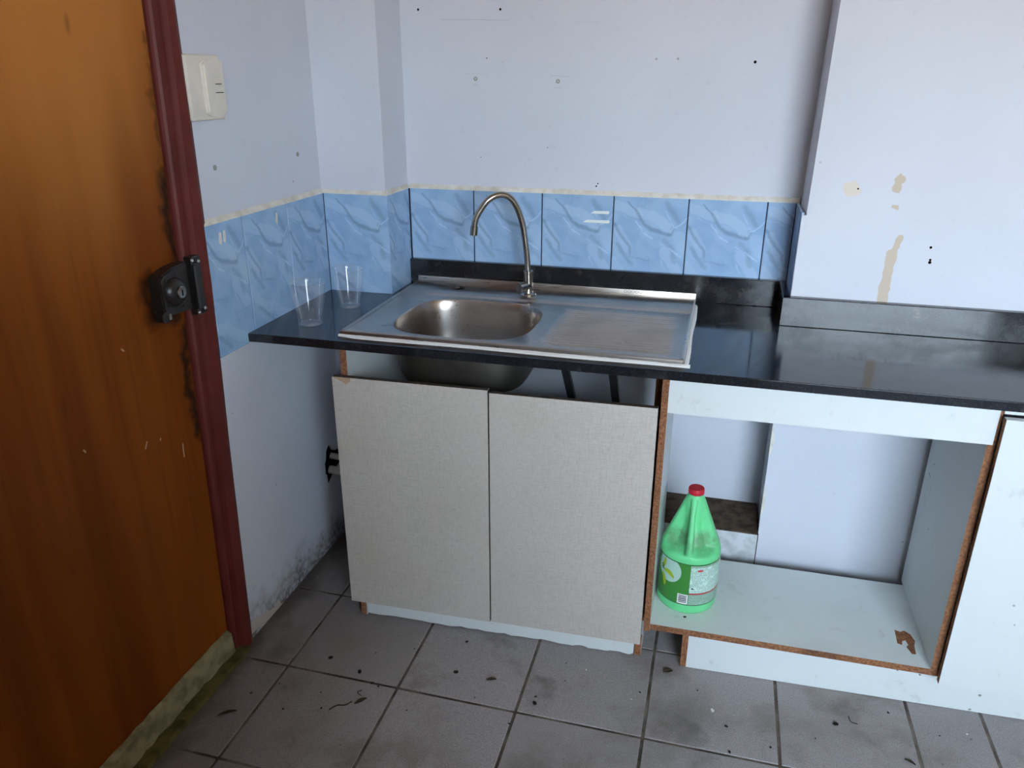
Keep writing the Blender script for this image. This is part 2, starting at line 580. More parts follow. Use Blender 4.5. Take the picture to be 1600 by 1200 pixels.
M['label_green'] = plain('green_label_print', (62, 132, 56), 0.45)
M['label_white'] = plain('pale_label_disc', (178, 210, 196), 0.45)
M['label_lime'] = plain('lime_leaf_print', (168, 190, 40), 0.45)
M['label_text'] = label_text_mat('ingredient_panel_print', (196, 226, 212), (70, 110, 96))
M['label_small'] = label_text_mat('small_print_panel', (150, 182, 166), (92, 122, 110))
M['label_ink'] = plain('black_label_ink', (30, 34, 32), 0.5)
M['label_red'] = plain('red_label_rule', (190, 60, 70), 0.5)
M['barcode'] = plain('white_barcode_field', (226, 230, 228), 0.45)
M['leaf'] = plain('dry_brown_leaf', (62, 54, 40), 0.85, 0.1, var=(44, 36, 28), vs=60)
M['soil'] = plain('black_dirt_crumb', (38, 33, 30), 0.9, 0.1)
M['pale_crumb'] = plain('pale_plaster_crumb', (222, 222, 220), 0.8)
M['plug'] = plain('grey_wall_plug', (150, 150, 146), 0.6)


# ------------------------------------------------------------------ mesh toolkit
def link(o):
    COL.objects.link(o)
    return o


def obj(name, bm, mats, parent=None, smooth=False, sharp=None, shift=True):
    """bm is in world coordinates; becomes one mesh object, stored relative to its parent's place"""
    if not isinstance(mats, (list, tuple)):
        mats = [mats]
    bmesh.ops.recalc_face_normals(bm, faces=bm.faces[:])
    if parent is not None and shift:
        w = parent.location.copy()
        if parent.parent:
            w += parent.parent.location
        bmesh.ops.translate(bm, verts=bm.verts[:], vec=-w)
    me = bpy.data.meshes.new(name)
    bm.to_mesh(me)
    bm.free()
    for mt in mats:
        me.materials.append(M[mt] if isinstance(mt, str) else mt)
    if smooth:
        for p in me.polygons:
            p.use_smooth = True
        me.set_sharp_from_angle(angle=math.radians(sharp if sharp else 40))
    o = bpy.data.objects.new(name, me)
    link(o)
    if parent is not None:
        o.parent = parent
    return o


def origin_to(o, loc):
    """move a top-level mesh's origin without moving the mesh"""
    o.data.transform(Matrix.Translation(-Vector(loc)))
    o.location = loc
    return o


def tag(o, label, cat, group=None):
    o['label'] = label
    o['category'] = cat
    if group:
        o['group'] = group
    return o


def struct(o, label=None):
    o['kind'] = 'structure'
    if label:
        o['label'] = label
    return o


def thing(name, loc, label, cat, group=None):
    o = bpy.data.objects.new(name, None)
    o.empty_display_size = 0.05
    link(o)
    o.location = loc
    return tag(o, label, cat, group)


def box(bm, x0, x1, y0, y1, z0, z1, bevel=0.0, front=None, mi=0, seg=1):
    """axis box; front = material index of the -Y face"""
    vs = [bm.verts.new((x, y, z)) for x in (x0, x1) for y in (y0, y1) for z in (z0, z1)]
    idx = [(0, 1, 3, 2), (4, 6, 7, 5), (0, 4, 5, 1), (2, 3, 7, 6), (0, 2, 6, 4), (1, 5, 7, 3)]
    fs = []
    for k, q in enumerate(idx):
        f = bm.faces.new([vs[i] for i in q])
        f.material_index = mi
        if k == 2 and front is not None:
            f.material_index = front
        fs.append(f)
    if bevel:
        es = list({e for f in fs for e in f.edges})
        bmesh.ops.bevel(bm, geom=es, offset=bevel, segments=seg, affect='EDGES', profile=0.5)
    return vs


def prism(bm, pts, z0, z1, mi=0, holes=()):
    """polygon (x, y) with holes, between z0 and z1"""
    def loop(ps, z):
        vs = [bm.verts.new((x, y, z)) for x, y in ps]
        es = [bm.edges.new((vs[i], vs[(i + 1) % len(vs)])) for i in range(len(vs))]
        return vs, es
    tops, bots = [], []
    for z, store in ((z1, tops), (z0, bots)):
        es = []
        for ps in (pts, *holes):
            v, e_ = loop(ps, z)
            store.append(v)
            es += e_
        r = bmesh.ops.triangle_fill(bm, edges=es, use_beauty=True, use_dissolve=False, normal=(0, 0, 1))
        for f in r['geom']:
            if isinstance(f, bmesh.types.BMFace):
                f.material_index = mi
    for t, b in zip(tops, bots):
        n = len(t)
        for i in range(n):
            f = bm.faces.new((t[i], t[(i + 1) % n], b[(i + 1) % n], b[i]))
            f.material_index = mi


def loft(bm, rings, closed=True, cap0=True, cap1=True, mi=0):
    R = [[bm.verts.new(p) for p in r] for r in rings]
    n = len(R[0])
    for a, b in zip(R[:-1], R[1:]):
        for i in range(n if closed else n - 1):
            f = bm.faces.new((a[i], a[(i + 1) % n], b[(i + 1) % n], b[i]))
            f.material_index = mi
    if cap0:
        bm.faces.new(R[0]).material_index = mi
    if cap1:
        bm.faces.new(R[-1]).material_index = mi
    return R


def tube(bm, pts, rad, n=16, cap=True, mi=0):
    pts = [Vector(p) for p in pts]
    if not isinstance(rad, (list, tuple)):
        rad = [rad] * len(pts)
    up = None
    rings = []
    for i, p in enumerate(pts):
        d = (pts[min(i + 1, len(pts) - 1)] - pts[max(i - 1, 0)]).normalized()
        if up is None:
            up = Vector((0, 0, 1)) if abs(d.z) < 0.9 else Vector((0, 1, 0))
        s = d.cross(up).normalized()
        up = s.cross(d).normalized()
        rings.append([p + (s * math.cos(2 * PI * k / n) + up * math.sin(2 * PI * k / n)) * rad[i] for k in range(n)])
    loft(bm, rings, True, cap, cap, mi)


def lathe(bm, prof, c, n=48, mi=0, cap0=True, cap1=True, axis='z'):
    rings = []
    for r, h in prof:
        ring = []
        for k in range(n):
            a = 2 * PI * k / n
            u, v = r * math.cos(a), r * math.sin(a)
            if axis == 'z':
                ring.append((c[0] + u, c[1] + v, c[2] + h))
            elif axis == 'x':
                ring.append((c[0] + h, c[1] + u, c[2] + v))
            else:
                ring.append((c[0] + u, c[1] + h, c[2] + v))
        rings.append(ring)
    loft(bm, rings, True, cap0, cap1, mi)


def spline(pts, n=8):
    """Catmull-Rom through points"""
    P = [Vector(p) for p in pts]
    P = [P[0] * 2 - P[1]] + P + [P[-1] * 2 - P[-2]]
    out = []
    for i in range(1, len(P) - 2):
        for k in range(n):
            t = k / n
            a, b, c, d = P[i - 1], P[i], P[i + 1], P[i + 2]
            out.append(0.5 * ((2 * b) + (c - a) * t + (2 * a - 5 * b + 4 * c - d) * t * t + (3 * b - a - 3 * c + d) * t ** 3))
    out.append(P[-2])
    return out


def shear(bm, k, x0):
    for v in bm.verts:
        v.co.y += k * (v.co.x - x0)


B = bmesh.new

# ------------------------------------------------------------------ room shell
ZC = 2.45
XR = 3.15
# floor bed and its tiles
bm = B(); box(bm, -0.15, XR + 0.1, YF - 0.1, 0.15, -0.08, -0.0025)
floor = struct(obj('floor', bm, 'grout'))
GW = 0.2934
xl = [-0.02, 0.1372] + [0.1372 + GW * i for i in range(1, 6)] + [1.766 + GW * i for i in range(0, 6)]
yl = [0.05, -0.5039 + GW] + [-0.5039 - GW * j for j in range(0, 10)]
tile_meshes = {}
for i in range(len(xl) - 1):
    for j in range(len(yl) - 1):
        x0, x1 = xl[i] + 0.0034, min(xl[i + 1], XR) - 0.0034
        y1, y0 = yl[j] - 0.0034, max(yl[j + 1], YF) + 0.0034
        if x1 - x0 < 0.02 or y1 - y0 < 0.02:
            continue
        key = (round(x1 - x0, 4), round(y1 - y0, 4))
        if key not in tile_meshes:
            bm = B()
            box(bm, 0, key[0], 0, key[1], -0.008, 0.0, bevel=0.0012)
            me = bpy.data.meshes.new('floor_tile')
            bmesh.ops.recalc_face_normals(bm, faces=bm.faces[:])
            bm.to_mesh(me); bm.free()
            me.materials.append(M['floor'])
            tile_meshes[key] = me
        t = bpy.data.objects.new('floor_tile', tile_meshes[key])
        link(t)
        t.parent = floor
        t.location = (x0, y0, random.uniform(-0.0006, 0.0))

# left wall with the doorway and the broken pipe hole  (built flat in (y, z), then stood up)
bm = B()
outline = [(YF, 0), (-1.70, 0), (-1.70, 2.06), (-0.692, 2.06), (-0.697, 1.5), (-0.712, 0.9), (-0.752, 0), (-0.10, 0), (-0.10, ZC), (YF, ZC)]
hole = [(-0.266, 0.322), (-0.247, 0.336), (-0.226, 0.318), (-0.214, 0.300), (-0.17, 0.292), (-0.168, 0.236), (-0.205, 0.228),
        (-0.245, 0.205), (-0.272, 0.196), (-0.273, 0.244), (-0.281, 0.252), (-0.280, 0.285), (-0.272, 0.296)]
prism(bm, outline, -0.12, -0.004, holes=[hole])
for v in bm.verts:
    v.co = Vector((v.co.z, v.co.x, v.co.y))
wall_left = struct(obj('wall_left', bm, 'wall_left'))
bm = B(); box(bm, -0.060, -0.016, -0.286, -0.16, 0.19, 0.342)
obj('hole_dark_block', bm, 'dark', wall_left)  # dark block standing in for the shade deep inside the hole
# recessed back wall
bm = B(); box(bm, -0.12, 1.40, 0.006, 0.14, 0, ZC)
wall_back = struct(obj('wall_back', bm, 'wall_back'))
# projecting corner pillar on the left
bm = B(); box(bm, -0.06, 0.187, -0.157, 0.02, 0, ZC, bevel=0.002)
wall_pillar = struct(obj('wall_pillar', bm, 'wall'))
# projecting chase on the right
bm = B()
prism(bm, [(1.2605, 0), (XR + 0.1, 0), (XR + 0.1, ZC), (1.2965, ZC), (1.2705, 1.064), (1.2605, 1.064)], -0.165, -0.157)
for v in bm.verts:
    v.co = Vector((v.co.x, v.co.z, v.co.y))
box(bm, 1.266, XR + 0.1, -0.157, 0.03, 0, 1.064)
vs = box(bm, 1.2705, XR + 0.1, -0.157, 0.03, 1.064, ZC)
for v in vs:
    if v.co.x < 1.5 and v.co.z > 2:
        v.co.x += 0.026
wall_chase = struct(obj('wall_chase', bm, 'wall_chase'))
# right wall, ceiling
bm = B(); box(bm, XR, XR + 0.12, YF, 0.03, 0, ZC)
struct(obj('wall_right', bm, 'room'))
bm = B(); box(bm, -0.12, XR + 0.12, YF - 0.12, 0.14, ZC, ZC + 0.1)
struct(obj('ceiling', bm, 'ceiling'))
# unseen half wall, added behind the camera to shade the low left corner
bm = B(); box(bm, -0.004, 1.38, -2.47, -2.35, 0.0, 1.30)
struct(obj('wall_light_blocker', bm, 'room'))
# wall behind the camera with the window opening
bm = B()
o_ = [(-0.12, 0), (XR + 0.12, 0), (XR + 0.12, ZC), (-0.12, ZC)]
h_ = [(WIN[0], WIN[2]), (WIN[1], WIN[2]), (WIN[1], WIN[3]), (WIN[0], WIN[3])]
prism(bm, o_, YF - 0.12, YF, holes=[h_])
for v in bm.verts:
    v.co = Vector((v.co.x, v.co.z, v.co.y))
struct(obj('wall_front', bm, 'room'))
bm = B()
x0, x1, z0, z1 = WIN
for a, b, c, d in ((x0, x0 + 0.04, z0, z1), (x1 - 0.04, x1, z0, z1), (x0, x1, z0, z0 + 0.04), (x0, x1, z1 - 0.04, z1)):
    box(bm, a, b, YF - 0.10, YF - 0.07, c, d)
window = struct(obj('window_1', bm, 'white_plastic'))

# ------------------------------------------------------------------ wall tiles, one by one
TT, TB = 1.0695, 0.7700
wt_cache = {}


def wall_tile(parent, width, u0, place, rotz, height=TT - TB):
    """local X along the wall, local Z up, glazed face toward local -Y; u0 = where in the printed tile the cut piece starts"""
    key = (round(width, 4), round(u0, 4))
    if key not in wt_cache:
        bm = B()
        box(bm, u0 + 0.0016, u0 + width - 0.0016, 0, 0.0065, 0, height, bevel=0.0012)
        me = bpy.data.meshes.new('wall_tile')
        bmesh.ops.recalc_face_normals(bm, faces=bm.faces[:])
        bm.to_mesh(me); bm.free()
        me.materials.append(M['tile'])
        wt_cache[key] = me
    t = bpy.data.objects.new('wall_tile', wt_cache[key])
    link(t)
    t.parent = parent
    t.rotation_euler = (0, 0, rotz)
    off = Vector((-u0 * math.cos(rotz), -u0 * math.sin(rotz), 0))
    t.location = Vector(place) + off
    return t


# left wall (faces +X): local X runs along +Y
for ya, yb, u0 in ((-0.703, -0.557, 0.054), (-0.557, -0.357, 0.0), (-0.357, -0.160, 0.0)):
    wall_tile(wall_left, yb - ya, u0, (0.003, ya, TB), PI / 2)
wall_tile(wall_pillar, 0.193, 0.0, (0.003, -0.163, TB), 0)
wall_tile(wall_pillar, 0.155, 0.02, (0.194, -0.161, TB), PI / 2)
xs = [0.1945, 0.389, 0.589, 0.789, 0.989, 1.189, 1.2600]
for k, (xa, xb) in enumerate(zip(xs[:-1], xs[1:])):
    wall_tile(wall_back, xb - xa, 0.0, (xa, -0.002, TB), 0)
# on the chase's side face (faces -X): local X runs along -Y
wall_tile(wall_chase, 0.155, 0.0, (1.2595, -0.003, TB), -PI / 2)

# dark bed that shows in the joints
for nm, par, a in (('tile_bed', wall_left, (-0.004, 0.0006, -0.700, -0.160, TB + 0.001, TT - 0.001)), ('tile_bed', wall_pillar, (0.0, 0.1915, -0.1606, -0.152, TB + 0.001, TT - 0.001)),
                   ('tile_bed', wall_pillar, (0.183, 0.1916, -0.158, 0.002, TB + 0.001, TT - 0.001)), ('tile_bed', wall_back, (0.19, 1.262, 0.0004, 0.008, TB + 0.001, TT - 0.001))):
    bm = B(); box(bm, *a)
    obj(nm, bm, 'joint', par)
# the cream mortar ledge on top of the tiles
def mortar(path, inward, n=60):
    """uneven sloped bead along a line on top of the tiles; inward = direction into the wall"""
    bm = B()
    a, b = Vector(path[0]), Vector(path[1])
    iw = Vector(inward)
    rings = []
    for i in range(n + 1):
        p = a.lerp(b, i / n)
        h = 0.0112 + 0.0012 * math.sin(i * 0.9) * random.random() + random.uniform(-0.0008, 0.0008)
        o0 = 0.0005 * random.random()
        rings.append([p - iw * o0 + Vector((0, 0, -0.001)), p + iw * 0.0005 + Vector((0, 0, 0.002 + 0.0015 * random.random())),
                      p + iw * 0.007 + Vector((0, 0, h)), p + iw * 0.012 + Vector((0, 0, h)), p + iw * 0.012 + Vector((0, 0, -0.001))])
    loft(bm, rings)
    return bm


for k, (pth, iw, nn) in enumerate([
        (((0.003, -0.698, TT), (0.003, -0.160, TT)), (-1, 0, 0), 70),
        (((0.0, -0.163, TT), (0.194, -0.163, TT)), (0, 1, 0), 30),
        (((0.194, -0.163, TT), (0.194, 0.0, TT)), (-1, 0, 0), 24),
        (((0.194, -0.002, TT), (1.266, -0.002, TT)), (0, 1, 0), 120)]):
    struct(obj('trim_%d' % (k + 2), mortar(pth, iw, nn), 'mortar'), 'cream mortar ledge on top of blue tiles')

# screw plugs and small holes in the plaster
for x, z in ((0.398, 1.364), (0.625, 1.358)):
    bm = B()
    lathe(bm, [(0.0055, 0.012), (0.0055, -0.0012), (0.0045, -0.002), (0.0022, -0.002), (0.0018, 0.004)], (x, 0.006, z), 20, axis='y', cap0=False)
    obj('wall_plug', bm, 'plug', wall_back, smooth=True)
for y, z in ((-0.623, 1.184), (-0.266, 1.181)):
    bm = B()
    lathe(bm, [(0.006, -0.012), (0.006, 0.0010), (0.004, 0.0016)], (-0.004, y, z), 20, axis='x', cap0=False)
    obj('wall_plug', bm, 'plug', wall_left, smooth=True)
for x, z, r in ((0.240, 1.535, 0.003), (0.468, 1.532, 0.003), (1.119, 1.404, 0.0035), (0.738, 1.092, 0.0022), (0.742, 1.099, 0.0018),
                (0.43, 1.415, 0.0015), (0.60, 1.19, 0.0012), (0.41, 1.16, 0.0012)):
    bm = B()
    lathe(bm, [(r * 1.15, 0.003), (r, -0.0008), (r * 0.5, -0.0006)], (x, 0.006, z), 14, axis='y', cap0=False)
    obj('nail_hole', bm, 'dark', wall_back, smooth=True)
for x, z, r in ((1.552, 1.003, 0.003), (1.556, 0.968, 0.0035), (1.556, 0.974, 0.0025), (1.375, 1.13, 0.002), (1.382, 0.70, 0.003), (1.30, 0.58, 0.003)):
    bm = B()
    lathe(bm, [(r * 1.15, 0.003), (r, -0.0008), (r * 0.5, -0.0006)], (x, -0.165, z), 14, axis='y', cap0=False)
    obj('nail_hole', bm, 'dark', wall_chase, smooth=True)
# scars in the third tile and in the left wall tiles (white fixing strips left behind)
back_tiles = [c for c in wall_back.children if c.name.startswith('wall_tile')]
for (xa, xb, z) in ((0.727, 0.779, 1.0235), (0.706, 0.781, 0.9985)):
    bm = B()
    prism(bm, [(xa, z - 0.004), (xa + 0.010, z + 0.003), (xb - 0.003, z + 0.004), (xb, z), (xb - 0.003, z - 0.004)], -0.0035, -0.001)
    for v in bm.verts:
        v.co = Vector((v.co.x, v.co.z, v.co.y))
    obj('adhesive_strip', bm, 'barcode', wall_back)
for y, z in ((-0.648, 1.036), (-0.632, 1.038), (-0.411, 1.042)):
    bm = B()
    prism(bm, [(y - 0.006, z - 0.012), (y - 0.002, z + 0.012), (y + 0.005, z + 0.011), (y + 0.004, z - 0.006), (y + 0.001, z - 0.016)], 0.0025, 0.0040)
    for v in bm.verts:
        v.co = Vector((v.co.z, v.co.x, v.co.y))
    obj('tile_chip', bm, 'mortar', wall_left)

# ragged plaster along the chase's lower corner
for z0, z1, w in ((0.425, 0.515, 0.010), (0.235, 0.335, 0.008)):
    bm = B()
    n = 12
    L_ = [(1.2598, z0 + (z1 - z0) * i / n) for i in range(n + 1)]
    R_ = [(1.2615 + w * math.sin(PI * (i + 0.3) / (n + 0.6)) * random.uniform(0.4, 1.0), z0 + (z1 - z0) * i / n) for i in range(n + 1)]
    prism(bm, L_ + R_[::-1], -0.1675, -0.1645)
    for v in bm.verts:
        v.co = Vector((v.co.x, v.co.z, v.co.y))
    obj('plaster_scar', bm, 'mortar', wall_chase)
# concrete ledge along the foot of the recess
bm = B()
vs = box(bm, 0.187, 1.262, -0.172, 0.006, 0.0, 0.183, mi=1, bevel=0.003)
for f in bm.faces:
    if f.normal.z > 0.7 or f.calc_center_median().z > 0.1829:
        f.material_index = 0
ledge = struct(obj('trim_1', bm, ['concrete', 'rough_plaster']), 'low plastered concrete ledge at the foot of the back wall')

# ------------------------------------------------------------------ door, frame
XD = -0.025
edge = lambda z: -0.7985 + 0.034 * z
groove = lambda z: -0.795 + 0.045 * z
OUT = [(0, -0.738), (0.1, -0.735), (0.55, -0.716), (0.80, -0.702), (0.94, -0.692), (1.07, -0.690), (1.28, -0.686), (1.51, -0.684), (2.10, -0.682)]
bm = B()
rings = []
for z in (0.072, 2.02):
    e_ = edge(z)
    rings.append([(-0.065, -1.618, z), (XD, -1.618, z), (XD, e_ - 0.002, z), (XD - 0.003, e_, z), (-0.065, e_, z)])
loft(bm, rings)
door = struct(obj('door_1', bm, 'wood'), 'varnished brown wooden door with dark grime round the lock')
# weather board at the foot of the leaf and the damp sill strip under it
bm = B()
n = 40
rings = []
for i in range(n + 1):
    y = edge(0.03) - 0.003 - (1.618 + edge(0.03)) * i / n
    w1 = random.uniform(-0.002, 0.002); w2 = random.uniform(-0.003, 0.003)
    rings.append([(-0.062, y, 0.014), (-0.062, y, 0.074), (-0.0235, y, 0.078 + w2 * 0.6), (-0.014 + w1, y, 0.070 + w2), (-0.010 + w1, y, 0.016 + w2)])
loft(bm, rings)
obj('weather_board', bm, 'weathered', door)
bm = B()
rings = []
for i in range(n + 1):
    y = -0.770 - (1.63 - 0.770) * i / n
    w1 = random.uniform(-0.002, 0.002); w2 = random.uniform(-0.002, 0.002)
    rings.append([(-0.10, y, -0.003), (-0.10, y, 0.012), (-0.012, y, 0.013 + w2 * 0.5), (0.012 + w1, y, 0.009 + w2 * 0.5), (0.016 + w1, y, -0.003)])
loft(bm, rings)
obj('sill_strip', bm, 'weathered_dark', door)

bm = B()
rings = []
for z, o in OUT:
    e_, g = edge(z), groove(min(z, 1.5))
    rings.append([(-0.13, e_ - 0.012, z), (-0.068, e_ - 0.012, z), (-0.068, e_ + 0.003, z), (-0.022, e_ + 0.003, z), (-0.017, e_ + 0.005, z),
                  (-0.0125, e_ + 0.009, z), (-0.012, g + 0.010, z), (-0.016, g + 0.013, z), (-0.010, g + 0.015, z), (-0.001, g + 0.019, z),
                  (0.0045, o - 0.012, z), (0.0, o, z), (-0.006, o, z), (-0.13, o, z)])
loft(bm, rings)
box(bm, -0.13, 0.004, -1.72, -0.70, 2.024, 2.10)
box(bm, -0.13, 0.004, -1.72, -1.622, 0.0, 2.03)
frame = struct(obj('trim_6', bm, 'frame'), 'oxblood painted wooden door frame')
# lock keeper on the frame
bm = B()
box(bm, -0.012, 0.008, -0.764, -0.733, 0.890, 1.016, bevel=0.002)
keeper = obj('strike_box', bm, 'lock', frame)
keeper['label'] = 'black iron lock keeper on the frame'
bm = B(); box(bm, 0.006, 0.017, -0.7675, -0.752, 0.904, 1.002, bevel=0.003)
obj('keeper_rib', bm, 'lock', keeper)
for y, z in ((-0.762, 1.0095), (-0.741, 1.004), (-0.762, 0.8965), (-0.741, 0.901)):
    bm = B(); lathe(bm, [(0.0042, 0.0), (0.0042, 0.001), (0.0028, 0.0028), (0.0008, 0.0032)], (0.008, y, z), 14, axis='x')
    obj('screw', bm, 'screw', keeper, smooth=True)
# rim lock on the leaf
bm = B()
prof = [(-0.862, 0.922), (-0.862, 0.990), (-0.850, 0.998), (-0.82, 1.006), (-0.772, 1.009), (-0.772, 0.908), (-0.83, 0.910), (-0.852, 0.914)]
prism(bm, prof, XD, 0.003)
for v in bm.verts:
    v.co = Vector((v.co.z, v.co.x, v.co.y))
es = [e for e in bm.edges if all(v.co.x > 0.002 for v in e.verts) and len(e.link_faces) == 2 and abs(e.calc_face_angle(0)) > 1.0]
bmesh.ops.bevel(bm, geom=es, offset=0.003, segments=2, affect='EDGES')
lock = obj('rim_lock', bm, 'lock', door)
lock['label'] = 'black box-shaped rim lock with round key cylinder'
bm = B(); lathe(bm, [(0.030, 0.0), (0.0295, 0.003), (0.024, 0.011), (0.0185, 0.014), (0.0, 0.014)], (0.002, -0.822, 0.957), 36, axis='x', cap1=False)
obj('lock_collar', bm, 'lock', lock, smooth=True)
bm = B(); lathe(bm, [(0.0125, 0.0), (0.0125, 0.006), (0.011, 0.0072), (0.009, 0.0066), (0.0, 0.0066)], (0.014, -0.822, 0.957), 28, axis='x', cap1=False)
obj('key_cylinder', bm, 'brass', lock, smooth=True)
bm = B(); box(bm, 0.0195, 0.0212, -0.8235, -0.8195, 0.950, 0.962, bevel=0.0005)
obj('keyhole', bm, 'dark', lock)
bm = B(); lathe(bm, [(0.011, 0.0), (0.012, 0.004), (0.012, 0.018), (0.009, 0.020)], (-0.016, -0.858, 0.912), 20, axis='x')
obj('latch_knob', bm, 'lock', lock, smooth=True)
bm = B(); box(bm, 0.0035, 0.0045, -0.853, -0.845, 0.905, 0.917)
obj('latch_mark', bm, 'brass', lock)
for y, z in ((-0.846, 0.985), (-0.846, 0.934), (-0.800, 0.922)):
    bm = B(); lathe(bm, [(0.0035, 0.0), (0.0035, 0.001), (0.002, 0.002)], (0.003, y, z), 12, axis='x')
    obj('screw', bm, 'lock', lock, smooth=True)

# ------------------------------------------------------------------ light switch
sw = thing('light_switch', (-0.004, -0.625, 1.285), 'yellowed white light switch on the left wall beside the door frame', 'light switch')
bm = B(); box(bm, -0.004, 0.008, -0.690, -0.575, 1.283, 1.412, bevel=0.003, seg=2)
obj('plate', bm, 'white_plastic', sw)
bm = B()
pts = []
y0, y1, z0, z1, rr = -0.644, -0.577, 1.289, 1.404, 0.030
pts += [(y0, z0 + 0.008), (y0, z1 - 0.010)]
for k in range(1, 9):
    t = k / 9
    pts.append((y0 + (y1 - y0) * t, z1 - 0.010 + 0.010 * math.sin(PI * min(1, t * 0.9 + 0.05))))
pts += [(y1, z1 - 0.008), (y1, z0 + 0.008)]
for k in range(1, 9):
    t = 1 - k / 9
    pts.append((y0 + (y1 - y0) * t, z0 + 0.008 - 0.009 * math.sin(PI * min(1, t * 0.9 + 0.05))))
prism(bm, pts, 0.006, 0.0165)
for v in bm.verts:
    v.co = Vector((v.co.z, v.co.x, v.co.y))
es = [e for e in bm.edges if all(v.co.x > 0.016 for v in e.verts) and e.calc_face_angle(0) > 1.0]
bmesh.ops.bevel(bm, geom=es, offset=0.004, segments=3, affect='EDGES')
rk = obj('rocker', bm, 'white_plastic', sw, smooth=True, sharp=35)
for z in (1.3545, 1.3375):
    bm = B(); box(bm, 0.0150, 0.0176, -0.612, -0.585, z - 0.0008, z + 0.0008)
    obj('slot', bm, 'dark', rk)

# ------------------------------------------------------------------ countertop with its upstands
ZT, ZB = 0.7948, 0.7740
front_y = lambda x: -0.591 + 0.006 * x
bowl_c, bowl_a, bowl_b, bowl_n = (0.488, -0.360), 0.177, 0.162, 3.4


def sup(k, n, a, b, ex=bowl_n):
    t = 2 * PI * k / n
    c, s = math.cos(t), math.sin(t)
    return (bowl_c[0] + a * math.copysign(abs(c) ** (2 / ex), c), bowl_c[1] + b * math.copysign(abs(s) ** (2 / ex), s))


XE = 2.25
bm = B()
cut = [(0.255, -0.525), (0.995, -0.525), (0.995, -0.070), (0.255, -0.070)]
prism(bm, [(0.003, front_y(0)), (XE, front_y(XE)), (XE, -0.165), (1.2605, -0.165), (1.2605, -0.003), (0.1945, -0.003), (0.1945, -0.163), (0.003, -0.163)],
      ZB, ZT, holes=[cut])
es = [e for e in bm.edges if len(e.link_faces) == 2 and e.calc_face_angle(0) > 1.0 and all(v.co.y < -0.55 for v in e.verts) and abs(e.verts[0].co.z - e.verts[1].co.z) < 1e-4]
bmesh.ops.bevel(bm, geom=es, offset=0.002, segments=2, affect='EDGES')
top = obj('countertop', bm, 'granite')
tag(top, 'black polished stone countertop running along the back wall under the sink', 'countertop')
ZU = 0.8670
bm = B(); box(bm, 0.1945, 1.2400, -0.021, -0.003, ZT, ZU, bevel=0.0015)
obj('backsplash', bm, 'granite', top)
bm = B(); box(bm, 1.2400, 1.2595, -0.186, -0.004, ZT, ZU, bevel=0.004, seg=2)
obj('backsplash', bm, 'granite', top)
bm = B(); box(bm, 1.2400, XE, -0.1865, -0.166, ZT, ZU, bevel=0.0015)
obj('backsplash', bm, 'granite', top)

# ------------------------------------------------------------------ sink
sink = thing('kitchen_sink', (0.628, -0.29, ZT), 'stainless steel sink with one bowl and ribbed drainboard set on the black countertop', 'sink')
SX0, SX1, SY0, SY1 = 0.226, 1.026, -0.543, -0.033
ZS = 0.8085
STEP = -0.185       # front of the raised tap deck
XM = 0.690          # where the drainboard starts
bm = B()
NB = 96
rim = [sup(k, NB, bowl_a, bowl_b) for k in range(NB)]
# plate round the bowl
def flat(ps, hs, z):
    es = []
    for loop in (ps, *hs):
        vs = [bm.verts.new((x, y, z)) for x, y in loop]
        es += [bm.edges.new((vs[i], vs[(i + 1) % len(vs)])) for i in range(len(vs))]
    bmesh.ops.triangle_fill(bm, edges=es, use_beauty=True, normal=(0, 0, 1))
flat([(SX0, SY0), (XM, SY0), (XM, STEP - 0.006), (SX0, STEP - 0.006)], [rim], ZS - 0.003)
# tap deck with the empty tap hole
th = [(0.372 + 0.0185 * math.cos(2 * PI * k / 24), -0.098 + 0.0185 * math.sin(2 * PI * k / 24) * (1 + 0.1 * math.sin(k * 2.1))) for k in range(24)]
flat([(SX0, STEP), (SX1, STEP), (SX1, SY1), (SX0, SY1)], [th], ZS)
loft(bm, [[(x, y, ZS) for x, y in th], [(x, y, ZS - 0.006) for x, y in th]], True, False, False)
# step between deck and work area
for xa, xb in ((SX0, XM), (XM, SX1)):
    bm.faces.new([bm.verts.new(p) for p in ((xa, STEP, ZS), (xb, STEP, ZS), (xb, STEP - 0.006, ZS - 0.003), (xa, STEP - 0.006, ZS - 0.003))])
# bowl
depth = 0.150
prof = [(1.0, 0.0), (0.985, -0.0015), (0.972, -0.006), (0.955, -0.03), (0.93, -0.08), (0.90, -0.115), (0.84, -0.138), (0.74, -0.147), (0.55, -depth), (0.25, -depth - 0.003), (0.12, -depth - 0.004)]
rings = [[(*sup(k, NB, bowl_a * s, bowl_b * s, bowl_n if s > 0.5 else 2.0), ZS - 0.003 + h) for k in range(NB)] for s, h in prof]
loft(bm, rings, True, False, True)
# drainboard: ribs run left to right
nx, ny = 40, 150
x_a, x_b, y_a, y_b = XM, SX1, SY0, STEP - 0.006


def dh(x, y):
    z = ZS - 0.003
    u = min(max((x - 0.700) / 0.02, 0), 1) * min(max((1.000 - x) / 0.012, 0), 1)
    v = min(max((y + 0.518) / 0.010, 0), 1) * min(max((-0.205 - y) / 0.010, 0), 1)
    m_ = u * v
    rib = 0.5 + 0.5 * math.cos((y + 0.5) * 2 * PI / 0.0175)
    return z - 0.0018 * m_ * rib ** 0.8 * 1.6 - 0.0016 * (min(max((x - 0.70) / 0.03, 0), 1) * min(max((1.0 - x) / 0.02, 0), 1) * min(max((y + 0.525) / 0.012, 0), 1) * min(max((-0.198 - y) / 0.01, 0), 1))


